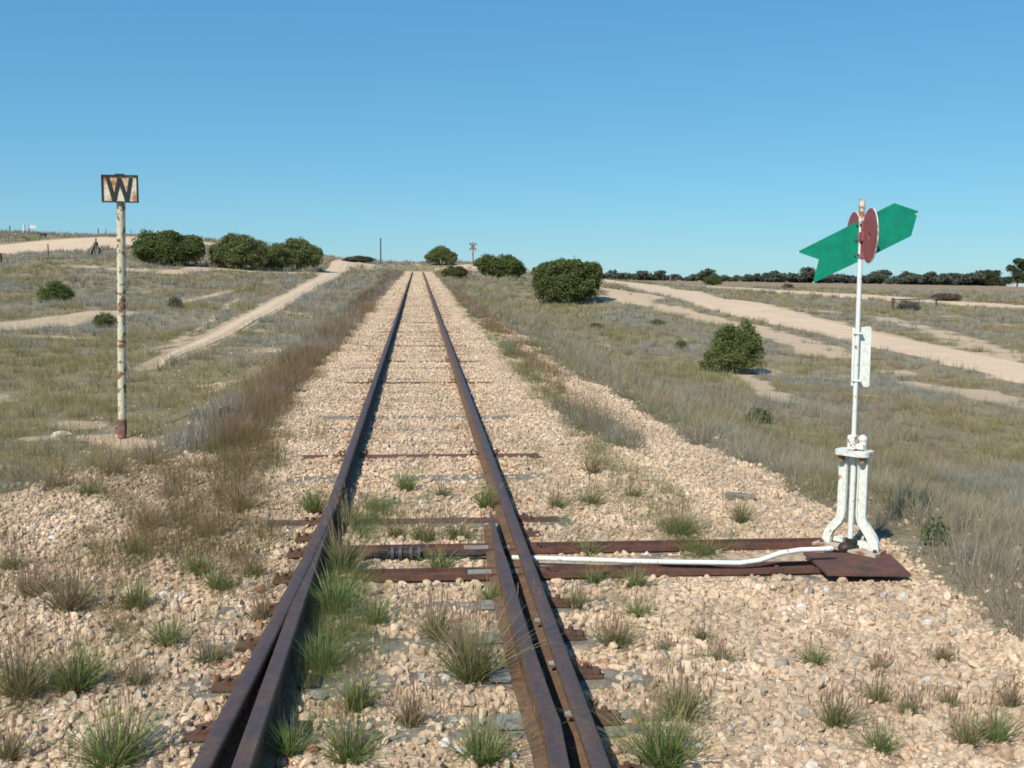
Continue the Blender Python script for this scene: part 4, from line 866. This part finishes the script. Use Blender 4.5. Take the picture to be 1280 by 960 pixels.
# fork sign on the left skyline
p = at_Y(37, 291, 112); z = Hs(*p[:2]); t = thing('road_sign', (p[0], p[1], z), 0, 'small white board on a grey post at the far left skyline', 'sign')
s = px_m(p[0], p[1], z); MB().tube([(0, 0, -.2), (0, 0, 11/s)], .06, 8).build('post', M_GREYW, t); MB().box((4.4/s, -.08, 8.6/s), (8/s, .03, 4.2/s)).build('board', worn('white_board', (.72, .72, .68), (.45, .42, .36), 2.5, .58, .66, .6), t)
p = at_Y(54, 293.5, 106); z = Hs(*p[:2]); s = px_m(p[0], p[1], z); t = thing('water_trough', (p[0], p[1], z), 0, 'dark box on low legs on the far left bank above the dirt road', 'trough')
MB().box((0, 0, 3.4/s), (7/s, .5, 2.6/s), None, .03).build('box', M_DARK, t)
for sx in (-1, 1): MB().box((sx*2.3/s, 0, 1.0/s), (.08, .4, 2.2/s)).build('leg', M_DARK, t)
# tall pole and crossing sign
post(476, 329, 299, 1.7, worn('dark_pole_paint', (.11, .09, .075), (.05, .045, .04), 5, .5, .6, .8), 'tall thin dark pole on the skyline left of the rails', 121, 'signal_pole', 'pole')
p = at_Y(591, 330, 117); z = Hs(*p[:2]); s = px_m(p[0], p[1], z); t = thing('crossing_sign', (p[0], p[1], z), 0, 'weathered crossing sign with crossed boards beside the track at the crest', 'sign')
hp = 30/s; MB().tube([(0, 0, -.3), (0, 0, hp*.99)], .095, 8).build('post', worn('sign_post_paint', (.30, .24, .22), (.2, .15, .13), 4, .5, .6, .8), t)
for i, a in enumerate((52, -38)):
    M = Matrix.Translation((0, -.12-.05*i, hp*.80)) @ Matrix.Rotation(R(-a+8), 4, 'Y')
    MB().box((0, 0, 0), (1.15, .03, .19), M, .0).build('crossed_board', worn('crossed_board_back', (.17, .16, .15), (.26, .22, .18), 5, .5, .6, .8), t)
# gate in the right paddock
g0 = onground(1115.5, 388); g1 = onground(1170, 383.5); za, zb_ = Hs(*g0), Hs(*g1); s = px_m(*g0, za)
t = thing('field_gate', (g0[0], g0[1], za), 0, 'old field gate frame hung from a thick red brown post beside the highway', 'gate')
M_GP = worn('red_brown_gate_post', (.19, .10, .075), (.11, .07, .055), 5, .5, .6, .9)
MB().tube([(0, 0, -.3), (0, 0, 17/s)], [2.1/s, 1.9/s], 10).build('gate_post', M_GP, t)
e = Vector((g1[0]-g0[0], g1[1]-g0[1], zb_-za)); s2 = px_m(*g1, zb_)
MB().tube([e+Vector((0, 0, -.3)), e+Vector((0, 0, 10.5/s2))], .055, 8).build('end_post', M_GREYW, t)
MB().tube([(0, 0, 15/s), e+Vector((0, 0, 9.8/s2))], .055, 6).build('top_rail', worn('grey_pipe', (.38, .33, .27), (.22, .14, .10), 5, .5, .6, .8), t)
h = e*.56; MB().tube([h+Vector((0, 0, 0)), h+Vector((0, 0, 12.0/s))], .04, 6).build('brace_post', M_GREYW, t)
# farm shed at the right edge
p = at_Y(1276, 361, 250); z = float(field(p[0:1], p[1:2])[0]); t = thing('farm_shed', (p[0], p[1], z), R(-4), 'long low white farm shed under the tallest gum tree', 'shed')
M_SHED = worn('pale_corrugated_sheet', (.68, .70, .68), (.55, .56, .55), 1.2, .45, .6, .6)
s = px_m(p[0], p[1], z); hh = 6.5/s; MB().box((1.6, 0, hh*.45), (9.0, 4, hh*.9)).build('wall', M_SHED, t)
m = MB(); m.prism([(-3.15, hh*.9+.003), (6.35, hh*.9+.003), (6.35, hh*.9+.06), (-3.15, hh*.9+.06)], Matrix.Translation((0, -1.1, 0)) @ Matrix.Rotation(R(6), 4, 'X') if False else Matrix.Identity(4), 4.6); m.build('roof', worn('shed_roof', (.55, .58, .60), (.45, .46, .46), 1.2, .45, .6, .5), t)
for xx in (.2, 3.2): MB().box((xx, -2.01, hh*.38), (1.0, .05, hh*.7)).build('door', worn('shed_door', (.35, .36, .35), (.25, .25, .24), 2, .45, .6, .7), t)
# cone of dead branches
x, y = at_Y(120, 319, 76)[:2]; z = Hs(x, y); s = px_m(x, y, z); t = thing('branch_pile', (x, y, z), 0, 'grey cone of dead branches propped together behind the W board', 'dead branches')
for i in range(34):
    a = rng.uniform(0, 2*math.pi); r = rng.uniform(.5, 1.0)*18/s; tp = Vector((rng.normal()*.08, rng.normal()*.08, rng.uniform(14, 17)/s)); bs = Vector((r*math.cos(a), r*math.sin(a)*.8, -.05)); md = (tp+bs)/2+Vector((rng.normal()*.08, 0, -.12))
    MB().tube([bs, md, tp], [.035, .05, .05], 5).build('branch', M_GREYW, t)
MB().tube([(0, 0, 12/s), (.03, 0, 22/s)], [.09, .05], 6).build('stake', M_GREYW, t)
# timber offcut on the right shoulder
x, y = onground(925, 624); z = Hs(x, y); t = MB().box((0, 0, .02), (.21, .075, .05), Matrix.Rotation(-.25, 4, 'Z') @ Matrix.Rotation(.04, 4, 'Y'), .006).build('timber_offcut', M_TIMBER, None, (x, y, z)); tag(t, 'short block of weathered timber on the gravel edge left of the lever stand', 'timber')
# a few stones large enough to tell apart
pr2, F2 = rock_protos(8, 3)
for u, v, wpx, c, lab in [(397, 868, 30, (.30, .29, .25), 'flat grey stone against the inner side of the left blade'), (365, 955, 15, (.68, .50, .36), 'pale round stone at the bottom edge beside the left blade'), (955, 800-4, 22, (.62, .46, .32), 'largest pale stone on the slope below the lever stand'),
                          (1063, 783, 20, (.62, .46, .33), 'tall pale stone on the slope right below the lever stand'), (1172, 905, 28, (.62, .48, .34), 'broad pale boulder half sunk near the lower right corner'), (1188, 928, 18, (.64, .48, .34), 'squarish pale stone just below the half sunk boulder'), (75, 545, 22, (.60, .52, .42), 'flat pale slab in the weeds left of the W board')]:
    p = at_Z(u, v, float(ztrack(4))-.13) if v > 600 else np.array([*onground(u, v), 0]); x, y = p[:2]; z = Hs(x, y); s = px_m(x, y, z); r = wpx/s/2
    m = worn('single_stone', c, tuple(q*.8 for q in c), 16, .45, .65, .95, bumpst=.8); V = pr2[rng.integers(8)]*np.array([r*1.1, r, r*.7])
    o = npmesh('stone', V, F2, m); o.location = (x, y, z+r*.2); tag(o, lab, 'stone', 'stones large enough to tell apart')

# ------------------------------------------------------------------ tufts of grass one can tell apart
GRN = (([.12, .20, .045], [.17, .24, .06]), ([.22, .30, .085], [.33, .35, .15])); MIX = (([.14, .20, .055], [.20, .21, .075]), ([.27, .28, .12], [.35, .30, .16])); BRN = (([.19, .20, .075], [.26, .20, .10]), ([.32, .22, .13], [.39, .28, .17])); LUSH = (([.08, .16, .035], [.11, .18, .045]), ([.18, .27, .08], [.27, .33, .13]))
def tuft(u, v, hpx, wpx, kind, label, seedheads=True):
    p = at_Z(u, v, float(ztrack(5))-.13)
    x, y = p[:2]
    if kind is BRN: hpx *= .85; wpx *= .9
    for _ in range(3): p = at_Z(u, v, Hs(x, y)); x, y = p[:2]
    z = Hs(x, y); s = px_m(x, y, z); h, wd = hpx/s, wpx/s
    n = int(min(400, 90+hpx*wpx*.08)*(.6 if kind is BRN else 1)*rng.uniform(.65, 1.15)); V, F, T = blades(n, h*.45, h*1.08, wd*.20, min(1.5, .65*wd/h+.30), .0034 if y < 4.5 else .0042, 3, .5)
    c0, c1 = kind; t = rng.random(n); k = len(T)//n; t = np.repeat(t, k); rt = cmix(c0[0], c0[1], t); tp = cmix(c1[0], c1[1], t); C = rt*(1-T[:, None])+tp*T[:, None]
    dead = np.repeat(rng.random(n) < (.12 if kind is not BRN else .45), k); C[dead] = [.38, .30, .18]; C *= np.repeat(rng.uniform(.8, 1.2, n), k)[:, None]
    t = thing('grass_tuft', (x, y, z-.01), 0, label, 'grass tuft', 'separate tufts of grass growing in the gravel')
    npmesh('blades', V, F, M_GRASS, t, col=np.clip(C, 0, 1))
    if seedheads and kind is not LUSH:
        ns = max(6, n//7) if kind is not GRN else max(4, n//16); V, F, T = blades(ns, h*.9, h*1.45, wd*.14, .55, .0034, 2, .3); C = np.tile([.36, .25, .17], (len(V), 1))*np.repeat(rng.uniform(.8, 1.15, ns), len(T)//ns)[:, None]
        k = len(T)//ns; tips = V.reshape(ns, k, 3)[:, -1]; q = np.repeat(tips, 4, 0)+np.tile([[-.0028, 0, -.02], [.0, .002, -.045], [.0028, 0, -.02], [0, -.001, .004]], (ns, 1)); F = np.concatenate([F, np.stack([np.arange(ns)*4+len(V), np.arange(ns)*4+1+len(V), np.arange(ns)*4+2+len(V)], -1), np.stack([np.arange(ns)*4+len(V), np.arange(ns)*4+2+len(V), np.arange(ns)*4+3+len(V)], -1)])
        V = np.concatenate([V, q]); C = np.concatenate([C, np.tile([.34, .20, .14], (len(q), 1))]); npmesh('seed_heads', V, F, M_GRASS, t, col=C)
    return t
T_ = [
 (507, 613, 36, 34, GRN, 'dense green tuft between the rails just nearer than the bare steel sleeper'), (553, 621, 22, 28, MIX, 'low mixed tuft between the rails right of the dense green one'), (607, 635, 38, 30, GRN, 'tall green tuft against the inner side of the right rail above the blade tip'),
 (496, 672, 30, 30, MIX, 'loose tuft above the spring buffer between the rails'), (530, 676, 34, 46, MIX, 'wide ragged tuft above and right of the spring buffer'), (572, 674, 34, 50, MIX, 'wide ragged tuft left of the open blade tip'), (548, 712, 34, 40, GRN, 'green tuft growing over the stretcher rod right of the spring buffer'),
 (615, 753, 34, 30, GRN, 'round green tuft hard against the left side of the open blade'), (468, 780, 42, 40, GRN, 'stocky green tuft between the rails below the spring buffer'), (436, 660, 44, 34, MIX, 'thin tuft inside the left rail level with the open blade tip'), (428, 715, 70, 46, MIX, 'tall shaggy tuft inside the left rail beside the stretcher rod'),
 (418, 765, 66, 52, LUSH, 'bright green clump shading into the left blade below the stretcher rod'), (400, 835, 56, 48, LUSH, 'bright green clump at the foot of the left blade'), (447, 887, 58, 40, GRN, 'upright green tuft right of the flat grey stone'), (545, 798, 50, 44, MIX, 'loose brownish tuft in the middle of the track'), (590, 852, 96, 74, MIX, 'largest shaggy tuft between the rails'), (574, 815, 60, 50, BRN, 'brown seeding tuft growing into the back of the largest shaggy tuft'),
 (512, 908, 62, 40, BRN, 'thin reddish brown tuft in the middle of the track near the bottom'), (436, 950, 62, 62, GRN, 'spreading green tuft at the bottom edge right of the left blade'), (602, 953, 74, 76, GRN, 'big green tuft at the bottom edge left of the open blade'), (362, 945, 56, 34, LUSH, 'few bright green blades in the shade of the left blade'),
 (393, 642, 46, 28, GRN, 'green tuft just outside the left rail'), (250, 717, 34, 32, GRN, 'left one of two green tufts standing close together in the left gravel'), (274, 737, 36, 36, GRN, 'right one of two green tufts standing close together in the left gravel'), (316, 720, 28, 32, MIX, 'small tuft between the close pair and the left rail'), (325, 775, 52, 44, BRN, 'wispy brown tuft beside the left rail'),
 (170, 762, 46, 42, GRN, 'green tuft in the left gravel below the W board'), (210, 806, 48, 48, GRN, 'spiky green tuft in the open left gravel'), (172, 856, 30, 36, MIX, 'small thin tuft above the spiky bottom left clump'), (95, 864, 66, 56, GRN, 'tall green tuft near the left edge, second from the edge'), (25, 873, 76, 56, MIX, 'tall brownish green tuft at the left edge'), (262, 828, 36, 48, MIX, 'pale low tuft close to the left rail'),
 (143, 956, 92, 110, GRN, 'largest green clump in the bottom left corner'), (85, 762, 74, 80, BRN, 'wispy brown seeding clump near the left edge of the gravel'), (40, 745, 60, 60, BRN, 'brown seeding tuft at the left edge above the wispy clump'), (188, 662, 56, 60, BRN, 'brown grass clump in the gravel below the W board post'), (262, 672, 50, 46, BRN, 'brown and green tuft halfway between the W board and the left rail'), (300, 640, 60, 50, BRN, 'reddish tuft at the near end of the red grass strip'), (165, 694, 34, 32, MIX, 'small tuft under the brown clump below the W board'), (140, 594, 58, 70, BRN, 'grey brown weed clump around the foot of the W board post'), (190, 582, 44, 50, BRN, 'brown weed clump just right of the W board post foot'), (70, 610, 50, 70, BRN, 'dry brown weeds left of the W board post foot'), (30, 600, 46, 60, BRN, 'dry weeds at the left edge level with the post foot'), (110, 618, 26, 40, MIX, 'low green weed nearer than the W board post foot'), (14, 712, 32, 34, MIX, 'tuft cut by the left edge above the wispy clump'), (12, 948, 40, 40, MIX, 'tuft in the very bottom left corner'), (215, 622, 40, 40, BRN, 'small brown tuft on the gravel right of the post foot'),
 (738, 592, 56, 34, BRN, 'brown tuft on the right shoulder level with the bare steel sleeper'), (740, 631, 30, 32, MIX, 'small tuft on the right shoulder below the brown one'), (695, 636, 26, 22, MIX, 'little tuft close outside the right rail above the bearers'), (848, 668, 42, 56, MIX, 'wide green brown tuft above the middle of the throw rod'), (925, 654, 38, 22, MIX, 'narrow tuft below the timber block'), (880, 692, 26, 50, GRN, 'low green tuft just behind the farther bearer'), (790, 622, 26, 30, MIX, 'thin tuft on the right gravel above the throw rod'), (735, 694, 24, 30, GRN, 'green tuft growing over the throw rod near the right rail'),
 (743, 729, 26, 24, GRN, 'small upright green tuft just below the near bearer by the rail'), (795, 734, 30, 36, GRN, 'dark green tuft on the near bearer'), (797, 770, 26, 40, GRN, 'spiky flat tuft under the near bearer'), (722, 760, 30, 30, MIX, 'thin tuft outside the right rail brace'), (768, 806, 36, 50, MIX, 'loose pale tuft outside the right rail'), (828, 956, 92, 96, GRN, 'largest clump right of the rails at the bottom edge'), (852, 900, 60, 60, MIX, 'brown topped tuft behind the largest right hand clump'),
 (1018, 830, 34, 34, GRN, 'compact dark tuft in the slope of stones under the lever stand'), (1045, 906, 44, 42, MIX, 'upright green tuft low in the right gravel'), (1100, 938, 40, 42, GRN, 'rounded green tuft at the bottom right of the gravel'), (1097, 877, 36, 30, MIX, 'narrow tuft with brown top in the right gravel'), (1098, 838, 30, 26, BRN, 'brown seeding tuft above the narrow one'), (1243, 926, 50, 50, GRN, 'larger of two tufts side by side near the bottom right corner'), (1207, 932, 44, 34, MIX, 'smaller of two tufts side by side near the bottom right corner'), (1185, 882, 26, 26, MIX, 'small tuft above the pair near the bottom right corner'), (1262, 884, 44, 34, BRN, 'brown tuft at the right edge above the bottom pair'), (900, 827, 24, 40, MIX, 'flat thin tuft in the middle of the right gravel'), (832, 812, 20, 24, MIX, 'tiny tuft left of the flat thin one'), (875, 799, 18, 24, MIX, 'tiny tuft above the flat thin one'), (1135, 893, 30, 26, MIX, 'thin brown tuft right of the narrow one'), (1178, 828, 24, 20, MIX, 'little tuft high in the right hand stones'),
]
for a in T_: tuft(*a)
